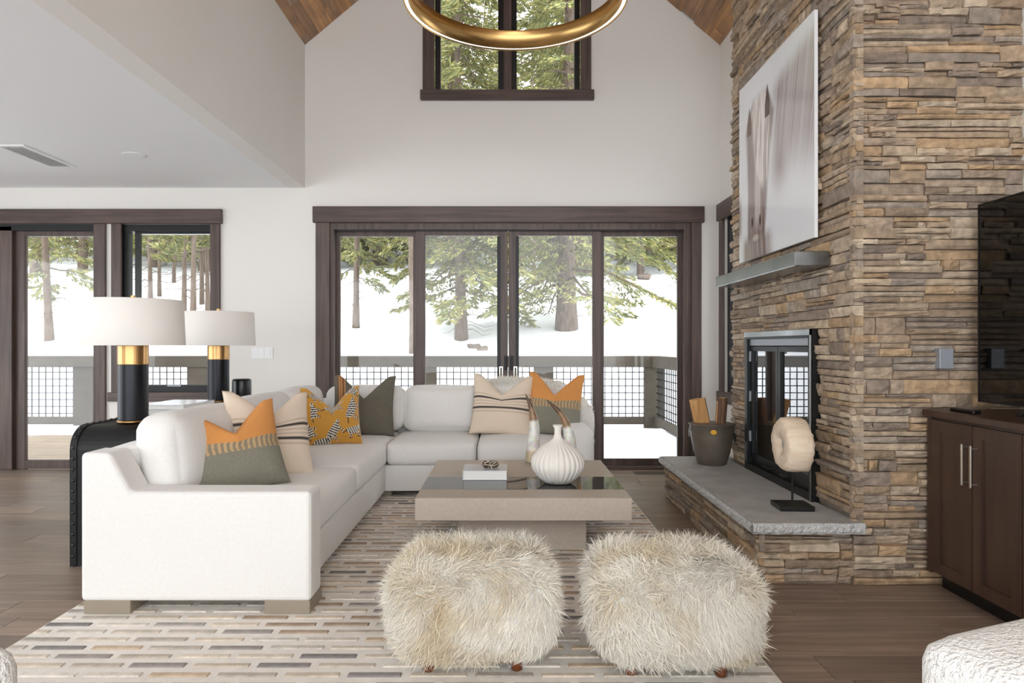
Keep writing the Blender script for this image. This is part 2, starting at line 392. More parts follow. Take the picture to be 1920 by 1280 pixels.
# upper window
w2 = struct(empty('window_2', (BX(951), YB, BZ(188))), 'high double window in dark stained casing')
mk('sill', box(BX(789), BX(1113), YB-.055, YB, BZ(189), BZ(171), .004), M['trim'], w2)
for a, b in ((793, 815), (1088, 1108)): mk('casing', box(BX(a), BX(b), YB-.03, YB, BZ(172), 5.02, .003), M['trimv'], w2)
mk('header', box(BX(789), BX(1113), YB-.045, YB, 5.02, 5.16, .004), M['trim'], w2)
mk('mullion', box(BX(944), BX(959), YB-.02, YB+.14, BZ(172), 5.02, .003), M['trimv'], w2)
for a, b in ((815, 944), (959, 1088)):
    s = mk('sash', frame2d(BX(a), BX(b), BZ(173), 5.02, .055, YB+.04, YB+.12, wb=.02), M['blackp'], w2)
    g = pane('glass', BX(a)+.05, BX(b)-.05, BZ(171), 4.97, YB+.08, None); g.parent = s
# right-hand window beside the chimney
w3 = struct(empty('window_3', (XR, 6.4, WZ0)), 'narrow dark window in the wall beside the chimney')
mk('header', box(XR-.045, XR, WY0-.12, 6.985, WZ1-.02, BZ(385), .004), M['trimy'], w3)
for a, b in ((WY0-.08, WY0+.01), (WY1-.01, WY1+.09)): mk('casing', box(XR-.03, XR, a, b, WZ0, WZ1, .003), M['trimv'], w3)
mk('apron', box(XR-.045, XR, WY0-.12, 6.985, WZ0-.10, WZ0+.005, .004), M['trimy'], w3)
s = mk('sash', frame2d(WY0, WY1, WZ0, WZ1, .07, XR+.03, XR+.12, axis='X'), M['black'], w3)
g = pane('glass', WY0+.06, WY1-.06, WZ0+.06, WZ1-.06, XR+.08, None, axis='X'); g.parent = s
# light switch, ceiling vent, recessed light, floor vent
sw = thing('light_switch', 'white three-gang light switch plate on the wall', 'light switch', (BX(492), YB, BZ(661)))
mk('plate', box(BX(472), BX(512), YB-.008, YB, BZ(672), BZ(651), .002), M['whitepl'], sw)
for i in range(3): mk('rocker', box(BX(477+11.5*i), BX(484.5+11.5*i), YB-.012, YB-.007, BZ(669), BZ(654), .001), M['whitepl'], sw)
cv = thing('ceiling_vent', 'white slotted air vent in the low ceiling', 'vent', (-4.02, 5.84, ZC))
mk('vent_frame', merge(box(-4.15, -4.11, 5.5, 6.18, ZC-.008, ZC), box(-3.93, -3.89, 5.5, 6.18, ZC-.008, ZC), box(-4.11, -3.93, 5.5, 5.54, ZC-.008, ZC), box(-4.11, -3.93, 6.14, 6.18, ZC-.008, ZC)), M['whitepl'], cv)
mk('backing', box(-4.11, -3.93, 5.54, 6.14, ZC-.001, ZC), M['whitepl'], cv)
for i in range(6): mk('louvre', xf(box(-.012, .012, 5.54, 6.14, -.002, .002), Matrix.Translation((-4.095+.03*i, 0, ZC-.005)) @ Matrix.Rotation(.5, 4, 'Y')), M['whitepl'], cv)
rl = thing('recessed_light', 'round recessed downlight in the low ceiling', 'downlight', (-3.16, 5.79, ZC))
mk('trim_ring', lathe([(.06,-.004),(.085,-.008),(.092,-.004),(.092,0),(.06,0)], 32, (-3.16, 5.79, ZC)), M['whitepl'], rl, True)
mk('lens', lathe([(.001,-.003),(.06,-.003),(.06,0),(.001,0)], 32, (-3.16, 5.79, ZC)), M['paper'], rl)
fv = thing('floor_vent', 'dark metal floor register in front of the glass door', 'vent', (1.45, 6.8, 0))
mk('vent_frame', merge(box(1.27, 1.64, 6.74, 6.755, 0, .006), box(1.27, 1.64, 6.865, 6.88, 0, .006), box(1.27, 1.285, 6.755, 6.865, 0, .006), box(1.625, 1.64, 6.755, 6.865, 0, .006)), M['vent'], fv)
for i in range(8): mk('bar', box(1.285, 1.625, 6.758+.0135*i, 6.766+.0135*i, 0, .004), M['vent'], fv)

# ================================================================ STONE CHIMNEY
PAL = [lin(c) for c in ((170,148,124),(160,138,114),(178,158,134),(150,130,110),(166,146,126),(184,166,144),(142,126,112),(174,146,114),(156,142,128))]
def stones_on(a0, a1, z0, z1, fmap, rng, far=lambda c: 1):
    out = []; z = z0
    while z < z1-.012:
        bh = min(rng.uniform(.07, .135), z1-z)
        if z1-z-bh < .03: bh = z1-z
        a = a0-rng.random()*.2
        while a < a1:
            a2 = a+rng.uniform(.28, .62); s0, s1 = max(a, a0), min(a2, a1)
            if a1-s1 < .05: s1 = a1; a2 = a1
            if s1-s0 > .012:
                k = rng.choice((2, 2, 3, 3, 4)) if bh > .095 else rng.choice((1, 2, 2, 3)); cuts = sorted([0]+[(i+rng.uniform(-.22, .22))/k for i in range(1, k)]+[1])
                for i in range(k):
                    c0, c1 = z+bh*cuts[i], z+bh*cuts[i+1]
                    n = 1 if (s1-s0) < .22 else rng.choice((1, 1, 2, 2, 3)); xs_ = [s0]+sorted(s0+(s1-s0)*(j+rng.uniform(-.25, .25))/n for j in range(1, n))+[s1]
                    for j in range(n):
                        out.append(stone(xs_[j], xs_[j+1], c0, c1, fmap, rng))
            a = a2
        z += bh
    return out
def stone(a0, a1, z0, z1, fmap, rng):
    nx, nz = (5 if a1-a0 > .16 else 4), 4 if z1-z0 > .03 else 3
    g = .0018; a0 += g; a1 -= g; z0 += g; z1 -= g
    d = rng.uniform(.002, .034); ta, tz = rng.uniform(-.012, .012), rng.uniform(-.006, .012)
    V, F = [], []
    for j in range(nz):
        for i in range(nx):
            u, w = i/(nx-1), j/(nz-1); edge = (i in (0, nx-1)) + (j in (0, nz-1))
            dd = d+ta*(u-.5)+tz*(w-.5)+rng.uniform(-.005, .005)-(.006 if edge else 0)-(.004 if edge == 2 else 0)
            aa = a0+(a1-a0)*u+(0 if i in (0, nx-1) else rng.uniform(-.2, .2)*(a1-a0)/nx); zz = z0+(z1-z0)*w
            if j in (0, nz-1) and 0 < i < nx-1: zz += (1 if j == 0 else -1)*rng.uniform(0, .003)
            V.append(fmap(aa, zz, max(dd, -.01)))
    for j in range(nz-1):
        for i in range(nx-1): F.append((j*nx+i, j*nx+i+1, (j+1)*nx+i+1, (j+1)*nx+i))
    per = [i for i in range(nx)]+[j*nx+nx-1 for j in range(1, nz)]+[(nz-1)*nx+i for i in range(nx-2, -1, -1)]+[j*nx for j in range(nz-2, 0, -1)]
    n0 = len(V)
    for p in per:
        i, j = p % nx, p//nx
        V.append(fmap(a0+(a1-a0)*i/(nx-1), z0+(z1-z0)*j/(nz-1), -.03))
    for q in range(len(per)):
        r_ = (q+1) % len(per); F.append((per[r_], per[q], n0+q, n0+r_))
    c = Vector(rng.choice(PAL))*rng.uniform(.8, 1.15)
    ctr = Vector(fmap((a0+a1)/2, (z0+z1)/2, 0))
    return V, F, c, (a1-a0)*(z1-z0), ctr
rs = random.Random(11)
FX0, FX1, FZ0, FZ1 = 4.07, 5.215, .335, 1.37       # firebox opening (along Y, z)
front = lambda a, z, d: (CHX-d, a, z)
near = lambda a, z, d: (a, CHY0-d, z)
flip = lambda S: [(v, [q[::-1] for q in f], c, s, ct) for v, f, c, s, ct in S]
S = []
S += flip(stones_on(CHY0-.02, FX0, .34, FZ1, front, rs)); S += flip(stones_on(FX1, CHY1, .34, FZ1, front, rs))
S += flip(stones_on(CHY0-.02, CHY1, FZ1, 4.75, front, rs))
S += stones_on(CHX-.022, NRX, 0, 4.2, near, rs)
def scorer(s):
    v, f, c, ar, ct = s; px = CX+FPX*ct.x/ct.y; py = CY-FPX*(ct.z-EYE)/ct.y
    if not (0 <= px <= 1960 and -40 <= py <= 1300): return 0
    g = 1 if abs(ct.y-CHY0) < .05 else ct.x/ct.y
    return ar*g/ct.y**2
def lay(parent, S, nparts, nm='stone'):
    S = sorted(S, key=scorer, reverse=True)
    for s in S[:nparts]:
        mk(nm, (s[0], s[1]), M['stone'], parent, cols=[s[2]]*len(s[0]))
    if S[nparts:]:
        V, F = merge(*[(s[0], s[1]) for s in S[nparts:]]); C = []
        for s in S[nparts:]: C += [s[2]]*len(s[0])
        o = mk('stonework', (V, F), M['stone'], parent, cols=C); o['kind'] = 'stuff'
ch = struct(empty('wall_chimney', (2.3, 4.6, 0)), 'tall chimney breast faced with stacked ledge stone')
mk('core', merge(box(CHX+.012, NRX, CHY0+.012, CHY1, 0, FZ0), box(CHX+.012, NRX, CHY0+.012, FX0, FZ0, FZ1), box(CHX+.012, NRX, FX1, CHY1, FZ0, FZ1),
                 box(CHX+.5, NRX, FX0, FX1, FZ0, FZ1), box(CHX+.012, NRX, CHY0+.012, CHY1, FZ1, 4.75)), M['mortar'], ch)
S += flip(stones_on(CHX, XR, .34, 4.75, lambda a, z, d: (a, CHY1+d, z), rs))
lay(ch, S, 300)
# hearth
HX, HY1 = 1.345, 5.76
he = thing('hearth', 'raised stone hearth with a grey slab top in front of the fireplace', 'hearth', (1.6, 4.7, 0))
mk('core', merge(box(HX+.012, CHX-.03, CHY0+.012, HY1-.02, 0, .275)), M['mortar'], he)
HS = flip(stones_on(CHY0-.02, HY1, 0, .278, lambda a, z, d: (HX-d*.8, a, z), rs)); HS += stones_on(HX-.02, CHX-.0225, 0, .278, near, rs)
lay(he, HS, 300)
def slab():
    n = 60; V = []; F = []; rr = random.Random(3)
    poly = [(HX-.05+rr.uniform(-.006, .006), CHY0-.05+(HY1+.05-CHY0)*i/n) for i in range(n+1)]
    poly += [(CHX+.03, HY1), (CHX+.03, CHY1+.04), (CHX-.036, CHY1+.04)]+[(CHX-.036, CHY1-.05-(CHY1-CHY0-.04)*i/3) for i in range(3)]
    poly += [(CHX+.02-.52*i/16, CHY0-.055+rr.uniform(-.006, .006)) for i in range(16)]
    return prism(poly, .28, .338, 'Z')
v, f = slab(); mk('slab', (v, f), M['slab'], he)
# rough chiselled edge pieces along the slab front and end
def rough_strip(p0, p1, nrm, nm):
    n = 70; V = []; F = []; rr = random.Random(5); p0, p1, nrm = Vector(p0), Vector(p1), Vector(nrm)
    for i in range(n+1):
        p = p0+(p1-p0)*(i/n)
        for j in range(5):
            e = (0 if j in (0, 4) else .008+rr.uniform(-.004, .005)); V.append(p+nrm*e+Vector((0, 0, .282+.054*j/4)))
    for i in range(n):
        for j in range(4): F.append((i*5+j, (i+1)*5+j, (i+1)*5+j+1, i*5+j+1))
    return mk(nm, (V, F), M['slabedge'], he)
rough_strip((HX-.052, CHY0-.055, 0), (CHX+.02, CHY0-.055, 0), (0, -1, 0), 'chiselled_edge')
rough_strip((HX-.054, HY1, 0), (HX-.054, CHY0-.055, 0), (-1, 0, 0), 'chiselled_edge')
# fireplace insert
fi = thing('fireplace_insert', 'black steel fireplace insert with two glass doors', 'fireplace', (CHX, 4.64, .34))
mk('surround', merge(frame2d(FX0, FX1, .338, FZ1, .05, CHX-.045, CHX+.03, 'X'), ), M['black'], fi)
mk('flange', merge(box(CHX-.05, CHX-.042, FX0, FX1, FZ1-.035, FZ1), box(CHX-.05, CHX-.042, FX0, FX0+.02, .338, FZ1)), M['steel'], fi)
mk('firebox', merge(box(CHX+.03, CHX+.5, FX0+.01, FX0+.05, .34, FZ1-.02), box(CHX+.03, CHX+.5, FX1-.05, FX1-.01, .34, FZ1-.02), box(CHX+.46, CHX+.5, FX0, FX1, .34, FZ1-.02), box(CHX+.03, CHX+.5, FX0, FX1, .338, .36), box(CHX+.03, CHX+.5, FX0, FX1, FZ1-.05, FZ1-.02)), M['blackp'], fi)
mk('hood', box(CHX-.025, CHX+.02, FX0+.05, FX1-.05, FZ1-.10, FZ1-.05, .003), M['greyplate'], fi)
mid = (FX0+FX1)/2
for a, b in ((FX0+.05, mid-.004), (mid+.004, FX1-.05)):
    dr = mk('door', frame2d(a, b, .43, FZ1-.105, .035, CHX-.02, CHX+.015, 'X'), M['black'], fi)
    g = mk('glass', box(CHX-.004, CHX+.002, a+.03, b-.03, .46, FZ1-.135), M['fireglass']); g.parent = dr
    hp = mk('handle', tube([(CHX-.02, mid+(-.10 if a < mid-.1 else .10), .415), (CHX-.045, mid+(-.10 if a < mid-.1 else .10), .415), (CHX-.045, mid+(-.2 if a < mid-.1 else .2), .415), (CHX-.02, mid+(-.2 if a < mid-.1 else .2), .415)], .006, 8), M['blackp'], None); hp.parent = dr
mk('lower_panel', box(CHX-.012, CHX+.015, FX0+.05, FX1-.05, .388, .428), M['blackp'], fi)
for i in range(3):
    mk('hinge', box(CHX-.03, CHX-.015, FX1-.07, FX1-.045, .55+.3*i, .63+.3*i, .004), M['greyplate'], fi)
# logs grate shadowed inside: simple log pieces
for i in range(3): mk('grate_log', tube([(CHX+.2+.05*i, 4.3+.02*i, .41+.05*(i == 1)), (CHX+.22+.05*i, 5.0, .42+.05*(i == 1))], .045, 10), M['bark'], fi)
# mantel
tag(mk('mantel_shelf', box(1.636, CHX-.028, 3.877, 5.342, 1.725, 1.807, .003), M['steel']), 'dark steel mantel beam fixed on the stone chimney', 'mantel')
# switch plate on stone
op = thing('outlet_plate', 'grey metal outlet cover plate on the stone wall', 'outlet cover', (2.34, CHY0-.04, 1.2))
mk('plate', box(at(1759,0,3.6).x, at(1785,0,3.6).x, 3.585, 3.645, at(0,691,3.6).z, at(0,653,3.6).z, .003), M['greyplate'], op)
for zz in (at(0,658,3.6).z, at(0,686,3.6).z): mk('screw', xf(lathe([(.001,0),(.003,0),(.003,.002),(.001,.002)], 10), Matrix.Translation((at(1772,0,3.6).x, 3.585, zz)) @ Matrix.Rotation(PI/2, 4, 'X')), M['nickel'], op)

# ================================================================ HORSE PRINT
def sm(a, b, x): t = np.clip((x-a)/(b-a), 0, 1); return t*t*(3-2*t)
def n1(x, seed):
    rg = np.random.RandomState(seed); t = rg.rand(4096); i = np.floor(x).astype(int); f = x-i; f = f*f*(3-2*f)
    return t[i % 4096]*(1-f)+t[(i+1) % 4096]*f
def horse(u, v):
    st = n1(u*60+np.sin(v*4)*3, 1)*.5+n1(u*150+v*6, 2)*.5           # vertical hair streaks
    st2 = n1((u-v*.22)*70, 3)*.5+n1((u-v*.22)*170, 4)*.5
    bgc = np.stack([np.full_like(u, .80), np.full_like(u, .81), np.full_like(u, .82)], -1)
    brown = np.array(lin((132,102,90))); dk = np.array(lin((80,58,50))); cream = np.array(lin((238,230,222)))
    out = bgc
    def lay(a, c): 
        nonlocal out; out = out*(1-a[..., None])+np.asarray(c)*a[..., None]
    # neck / mane on the right, fading down
    a = sm(.46, .60, u)*sm(.30, .62, v+.25*(u-.6))*(1-sm(.86, .99, v+.18*(1-u)))*(.25+.55*st2); lay(a, brown)
    lay(np.exp(-((u-.60)/.09)**2-((v-.42)/.12)**2)*.55, brown)
    # chest below the nose
    a = sm(.04, .12, u)*(1-sm(.40, .54, u-.1*(.2-v)))*(1-sm(.08, .16, v))*(.5+.5*st); lay(a, brown*.85)
    lay((1-sm(.0, .07, u))*sm(.1, .2, v)*(1-sm(.3, .42, v))*.7, brown)
    # face: wide at the brow, narrow at the muzzle
    wv = np.interp(v, [.08, .2, .35, .55, .72, .85], [.13, .145, .15, .18, .215, .13]); cu = np.interp(v, [.08, .3, .85], [.27, .29, .33])
    a = (1-sm(.75, 1.1, np.abs(u-cu)/wv))*sm(.07, .13, v)*(1-sm(.82, .90, v+.1*np.abs(u-.33))); lay(a*(.6+.4*st), brown*.9)
    lay(a*sm(.6, .95, (u-cu)/wv)*.6, dk)
    lay(a*sm(.55, .9, -(u-cu)/wv)*.35, dk)
    # pale blaze and forelock
    a = (1-sm(.5, 1.0, np.abs(u-.30)/.055))*sm(.12, .25, v)*(1-sm(.45, .6, v)); lay(a*.55, cream)
    wv2 = np.interp(v, [.33, .5, .8, .88], [.04, .13, .15, .07]); cu2 = np.interp(v, [.33, .6, .88], [.40, .36, .32])
    a = (1-sm(.6, 1.1, np.abs(u-cu2)/wv2))*sm(.32, .42, v)*(1-sm(.84, .9, v)); lay(a*(.25+.75*sm(.35, .6, st)), cream)
    # ears
    for eu, ev, w, h, c in ((.44, .80, .030, .085, dk), (.17, .77, .030, .08, brown*.75)):
        q = np.abs(u-eu)/(w*np.clip((ev+h-v)/h, .01, 1.2))+np.where(v < ev-h, 9, 0); lay((1-sm(.8, 1.15, q))*(v < ev+h), c)
    # eye and nostrils
    for eu, ev, w, h in ((.215, .20, .012, .032), (.335, .195, .012, .036)):
        q = ((u-eu)/w)**2+((v-ev)/h)**2; lay((1-sm(.5, 1.2, q))*.9, dk*.5)
    lay((1-sm(.5, 1.1, ((u-.27)/.05)**2+((v-.11)/.02)**2))*.45, cream)
    return out
py0, py1, pz0, pz1 = 3.996, 5.282, 1.905, 3.237
n = 170; us, vv = np.meshgrid(np.linspace(0, 1, n), np.linspace(0, 1, n)); cc = horse(us, vv)
V = []; F = []; C = []
for j in range(n):
    for i in range(n):
        V.append((1.800, py1+(py0-py1)*us[j, i], pz0+(pz1-pz0)*vv[j, i])); C.append(tuple(cc[j, i]))
for j in range(n-1):
    for i in range(n-1): F.append((j*n+i, j*n+i+1, (j+1)*n+i+1, (j+1)*n+i))
art = thing('wall_art', 'large frameless print of a pale maned horse on the stone chimney', 'picture', (1.81, 4.64, pz0))
mk('print', (V, F), M['print'], art, cols=C)
mk('panel', box(1.8005, 1.822, py0, py1, pz0, pz1), M['whitepl'], art)
mk('hanger', box(1.822, CHX+.005, 4.3, 5.0, 2.5, 2.9), M['black'], art)

# ================================================================ CHANDELIER
YC_, RC, ZCH = 4.6, .715, 3.585
cx = (966-CX)*YC_/FPX
cdl = thing('ring_chandelier', 'large brushed gold ring chandelier with a white light strip', 'chandelier', (cx, YC_, ZCH))
def ring(prof, n=96):
    V, F = [], []; m = len(prof)
    for i in range(n):
        a = 2*PI*i/n
        for r, z in prof: V.append((cx+r*math.cos(a), YC_+r*math.sin(a), ZCH+z))
    for i in range(n):
        for j in range(m): F.append((i*m+j, i*m+(j+1) % m, ((i+1) % n)*m+(j+1) % m, ((i+1) % n)*m+j))
    return V, F
mk('band', ring([(RC, 0), (RC+.004, 0), (RC+.004, .125), (RC+.034, .13), (RC+.034, .135), (RC-.012, .135), (RC-.012, .13)]), M['gold'], cdl, True)
mk('light_strip', ring([(RC+.005, .003), (RC+.030, .003), (RC+.030, .03), (RC+.005, .03)]), M['led'], cdl, True)
mk('lower_rim', ring([(RC+.031, -.004), (RC+.038, -.004), (RC+.038, .129), (RC+.031, .129)]), M['gold'], cdl, True)
for i in range(3):
    a = PI/2+2*PI*i/3+.35; p = (cx+RC*math.cos(a), YC_+RC*math.sin(a), ZCH+.13)
    mk('cable', tube([p, (cx*.3+RIDX*.7, YC_, roofz(RIDX)-.05)], .0025, 6), M['nickel'], cdl)
mk('canopy', lathe([(.001, 0), (.09, 0), (.09, .05), (.001, .05)], 32, (cx*.3+RIDX*.7, YC_, roofz(RIDX)-.055)), M['gold'], cdl)

# ================================================================ RUG
RX0, RX1, RY0, RY1 = -2.09, 1.035, 2.42, 6.35
rg = thing('area_rug', 'cream rug with rows of beige, grey and brown hide dashes', 'rug', (-.5, 4.4, 0))
mk('ground', box(RX0, RX1, RY0, RY1, .0005, .008, .003), M['rug'], rg)
PC = [lin(c) for c in ((214,200,182),(204,192,176),(190,180,168),(166,158,152),(140,134,132),(222,213,201),(208,186,160),(172,152,132),(228,220,209),(216,204,188))]
patches = []; yy = RY0+.02; row = 0; rr = random.Random(21)
while yy < RY1-.05:
    x = RX0+.015-(row % 2)*.13-rr.random()*.05
    while x < RX1-.02:
        ln = rr.uniform(.205, .235); a, b = max(x, RX0+.008), min(x+ln, RX1-.008)
        if b-a > .03:
            h = .013; y0, y1 = yy, yy+rr.uniform(.033, .040)
            v, f = box(a, b, y0, y1, .007, h); v = [(p[0]+(.006 if p[0] == a else -.006)*(p[2] > .01), p[1]+(.006 if p[1] == y0 else -.006)*(p[2] > .01), p[2]) for p in v]
            c = Vector(rr.choice(PC))*rr.uniform(.85, 1.1); under = (a < -1.0 and y0 > 3.3) or y0 > 5.65
            patches.append((v, f, c, under))
        x += ln+.028
    yy += .079; row += 1
vis = [p for p in patches if not p[3]]; vis.sort(key=lambda p: p[0][0][1]); rest = vis[300:]+[p for p in patches if p[3]]
for p in vis[:300]: mk('hide_dash', (p[0], p[1]), M['patch'], rg, cols=[p[2]]*8)
v, f = merge(*[(p[0], p[1]) for p in rest]); o = mk('hide_dashes', (v, f), M['patch'], rg, cols=[p[2] for p in rest for _ in range(8)]); o['kind'] = 'stuff'

# ================================================================ SOFA
so = thing('sectional_sofa', 'white linen L-shaped sectional sofa on taupe block feet', 'sofa', (-1.4, 5.0, 0))
Z0 = .07
mk('arm', prism([(-2.0, Z0), (-.918, Z0), (-.918, .585), (-1.765, .585), (-1.865, .768), (-2.0, .768)], 3.2, 3.385, 'Y', .022, 3), M['sofa'], so, False)
mk('base', prism([(-1.9, 3.38), (-1.0, 3.38), (-1.0, 5.63), (.51, 5.63), (.51, 6.55), (-1.9, 6.55)], Z0, .285, 'Z', .012, 2), M['sofa'], so)
mk('back_frame', rbox(-2.0, -1.84, 3.37, 6.65, Z0, .768, .03, 6), M['sofa'], so, True)
mk('back_frame', rbox(-1.86, .722, 6.47, 6.65, Z0, .768, .03, 6), M['sofa'], so, True)
mk('arm', rbox(.5, .722, 5.6, 6.5, Z0, .585, .05, 8, puff=(.01, .01, .012)), M['sofa'], so, True)
for y0, y1 in ((3.385, 4.53), (4.53, 5.66)): mk('seat_cushion', rbox(-1.84, -.985, y0+.003, y1-.003, .283, .475, .05, 12, puff=(.012, .006, .022)), M['sofa'], so, True)
mk('seat_cushion', rbox(-1.84, -1.0, 5.663, 6.47, .283, .475, .05, 12, puff=(0, 0, .018)), M['sofa'], so, True)
for x0, x1 in ((-.997, -.25), (-.245, .498)): mk('seat_cushion', rbox(x0+.003, x1-.003, 5.595, 6.42, .283, .475, .05, 12, puff=(.006, .012, .022)), M['sofa'], so, True)
def lean(vf, piv, ax, ang): Mx = Matrix.Translation(piv) @ Matrix.Rotation(ang, 4, ax) @ Matrix.Translation(-Vector(piv)); return xf(vf, Mx)
for i, (y0, y1) in enumerate(((3.40, 4.30), (4.31, 5.22), (5.23, 6.12))):
    mk('back_cushion', lean(rbox(-1.84, -1.60, y0, y1, .47, .905, .085, 12, puff=(.05, .02, .015), wob=.012, seed=i), (-1.84, 0, .47), 'Y', -.10), M['sofa'], so, True)
for i, (x0, x1) in enumerate(((-1.66, -.955), (-.945, -.235), (-.225, .495))):
    mk('back_cushion', lean(rbox(x0, x1, 6.22, 6.46, .47, .885, .08, 12, puff=(.02, .05, .015), wob=.012, seed=i+5), (0, 6.46, .47), 'X', -.10), M['sofa'], so, True)
for x0, x1, y0, y1 in ((-1.99, -1.77, 3.21, 3.42), (-1.14, -.925, 3.21, 3.42), (.48, .70, 5.64, 5.86), (-1.99, -1.77, 6.4, 6.62), (.48, .70, 6.4, 6.62), (-1.12, -.96, 5.7, 5.9)):
    mk('foot', box(x0, x1, y0, y1, .008, .072, .003), M['taupe'], so)
# fur throw over the right back cushion and arm
def throw():
    V, F, C = [], [], []; nu, nv = 60, 34; rr = random.Random(2)
    pts = []
    for j in range(nv):
        for i in range(nu):
            u = i/(nu-1); w = j/(nv-1); x = -.28+1.04*u+.02*math.sin(9*w)
            top = .955-.015*math.cos(u*9)-max(0, x-.50)*.9-.12*max(0, -.12-x)
            prof = [(6.10, top-.34), (6.17, top-.05), (6.36, top), (6.52, top-.01), (6.63, top-.10), (6.69, top-.3)]
            t = w*(len(prof)-1); k = min(int(t), len(prof)-2); fr = t-k
            y = prof[k][0]*(1-fr)+prof[k+1][0]*fr; z = prof[k][1]*(1-fr)+prof[k+1][1]*fr
            if x > .5: y -= .10*(x-.5)*4*(1-w)
            nn = noise.noise(Vector((x*6, y*6, z*6)))*.02
            V.append((x, y-abs(nn)*.5, z+nn))
    for j in range(nv-1):
        for i in range(nu-1): F.append((j*nu+i, j*nu+i+1, (j+1)*nu+i+1, (j+1)*nu+i))
    return V, F
tv_, tf_ = throw()

def fur(V, F, count, length, seed, droop=.6, outw=.5, colf=None, width=.0022, zmin=None):
    rg = np.random.RandomState(seed); V = np.array(V, float); tris = []
    for q in F:
        tris.append((q[0], q[1], q[2]))
        if len(q) == 4: tris.append((q[0], q[2], q[3]))
    T = np.array(tris); A, B, Cc = V[T[:, 0]], V[T[:, 1]], V[T[:, 2]]; nrm = np.cross(B-A, Cc-A); ar = np.linalg.norm(nrm, axis=1); nrm /= ar[:, None]+1e-12
    k = rg.choice(len(T), count, p=ar/ar.sum()); r1, r2 = rg.rand(count), rg.rand(count); s = np.sqrt(r1); w0, w1, w2 = 1-s, s*(1-r2), s*r2
    P = A[k]*w0[:, None]+B[k]*w1[:, None]+Cc[k]*w2[:, None]; Nn = nrm[k]
    # tuft direction field: neighbouring strands lean the same way
    cell = np.floor(P/.035).astype(int); h = (cell[:, 0]*73856093 ^ cell[:, 1]*19349663 ^ cell[:, 2]*83492791) % 9973
    tab = np.random.RandomState(seed+1).randn(9973, 3); tab[:, 2] *= .5
    sw = np.stack([np.sin(P[:, 1]*13+P[:, 2]*9+seed), np.sin(P[:, 0]*12-P[:, 2]*8), np.sin(P[:, 0]*10+P[:, 1]*11)*.5], -1)
    tan = .33*tab[h]+.55*sw+.28*rg.randn(count, 3)+np.array([0, 0, -droop])*(1-.6*np.clip(Nn[:, 2:3], 0, 1))
    tan -= Nn*np.sum(tan*Nn, 1)[:, None]
    D = Nn*outw+tan*.6; D /= np.linalg.norm(D, axis=1)[:, None]
    D2 = D*.75+tan*.45-Nn*.10; D2 /= np.linalg.norm(D2, axis=1)[:, None]
    ln = length*rg.uniform(.65, 1.25, count)
    side = np.cross(D, rg.randn(count, 3)); side /= np.linalg.norm(side, axis=1)[:, None]+1e-9
    wd = width*rg.uniform(.7, 1.4, count)
    P = P.copy(); p0 = P-Nn*.004; p1 = p0+D*(ln*.5)[:, None]; p2 = p1+D2*(ln*.5)[:, None]
    vs_ = np.stack([p0-side*wd[:, None], p0+side*wd[:, None], p1-side*(wd*.85)[:, None], p1+side*(wd*.85)[:, None], p2], 1).reshape(-1, 3)
    base = np.arange(count)*5
    if zmin is not None: vs_[:, 2] = np.maximum(vs_[:, 2], zmin)
    cols = colf(P, h, rg)                                     # per strand colour
    return vs_, base, np.repeat(cols, 5, 0)
def fur_obj(name, data, material, parent):
    vs_, base, cols = data; n = len(base)
    me = bpy.data.meshes.new(name); me.vertices.add(len(vs_)); me.vertices.foreach_set('co', vs_.astype(np.float32).ravel())
    loops = np.stack([base, base+1, base+3, base+2, base+2, base+3, base+4], 1).ravel(); me.loops.add(len(loops)); me.loops.foreach_set('vertex_index', loops.astype(np.int32))
    ls = np.stack([np.arange(n)*7, np.arange(n)*7+4], 1).ravel(); me.polygons.add(2*n); me.polygons.foreach_set('loop_start', ls.astype(np.int32))
    me.polygons.foreach_set('use_smooth', [True]*(2*n))
    a = me.color_attributes.new('Col', 'FLOAT_COLOR', 'POINT'); c4 = np.ones((len(vs_), 4), np.float32); c4[:, :3] = cols; a.data.foreach_set('color', c4.ravel())
    me.materials.append(material); me.update(calc_edges=True); me.validate()
    o = bpy.data.objects.new(name, me); COL.objects.link(o); o['kind'] = 'stuff'
    if parent is not None: adopt(o, parent)
    return o
th = thing('fur_throw', 'white fluffy throw draped over the sofa back', 'throw', (.2, 6.4, .6))
mk('hide', (tv_, tf_), M['boucle'], th, True)
white = lambda P, h, rg: np.clip(np.array(lin((240,234,224)))[None]*rg.uniform(.85, 1.06, (len(P), 1)), 0, 1)
fur_obj('wool', fur(tv_, tf_, 9000, .035, 9, .3, .5, white, .0016), M['fur'], th)

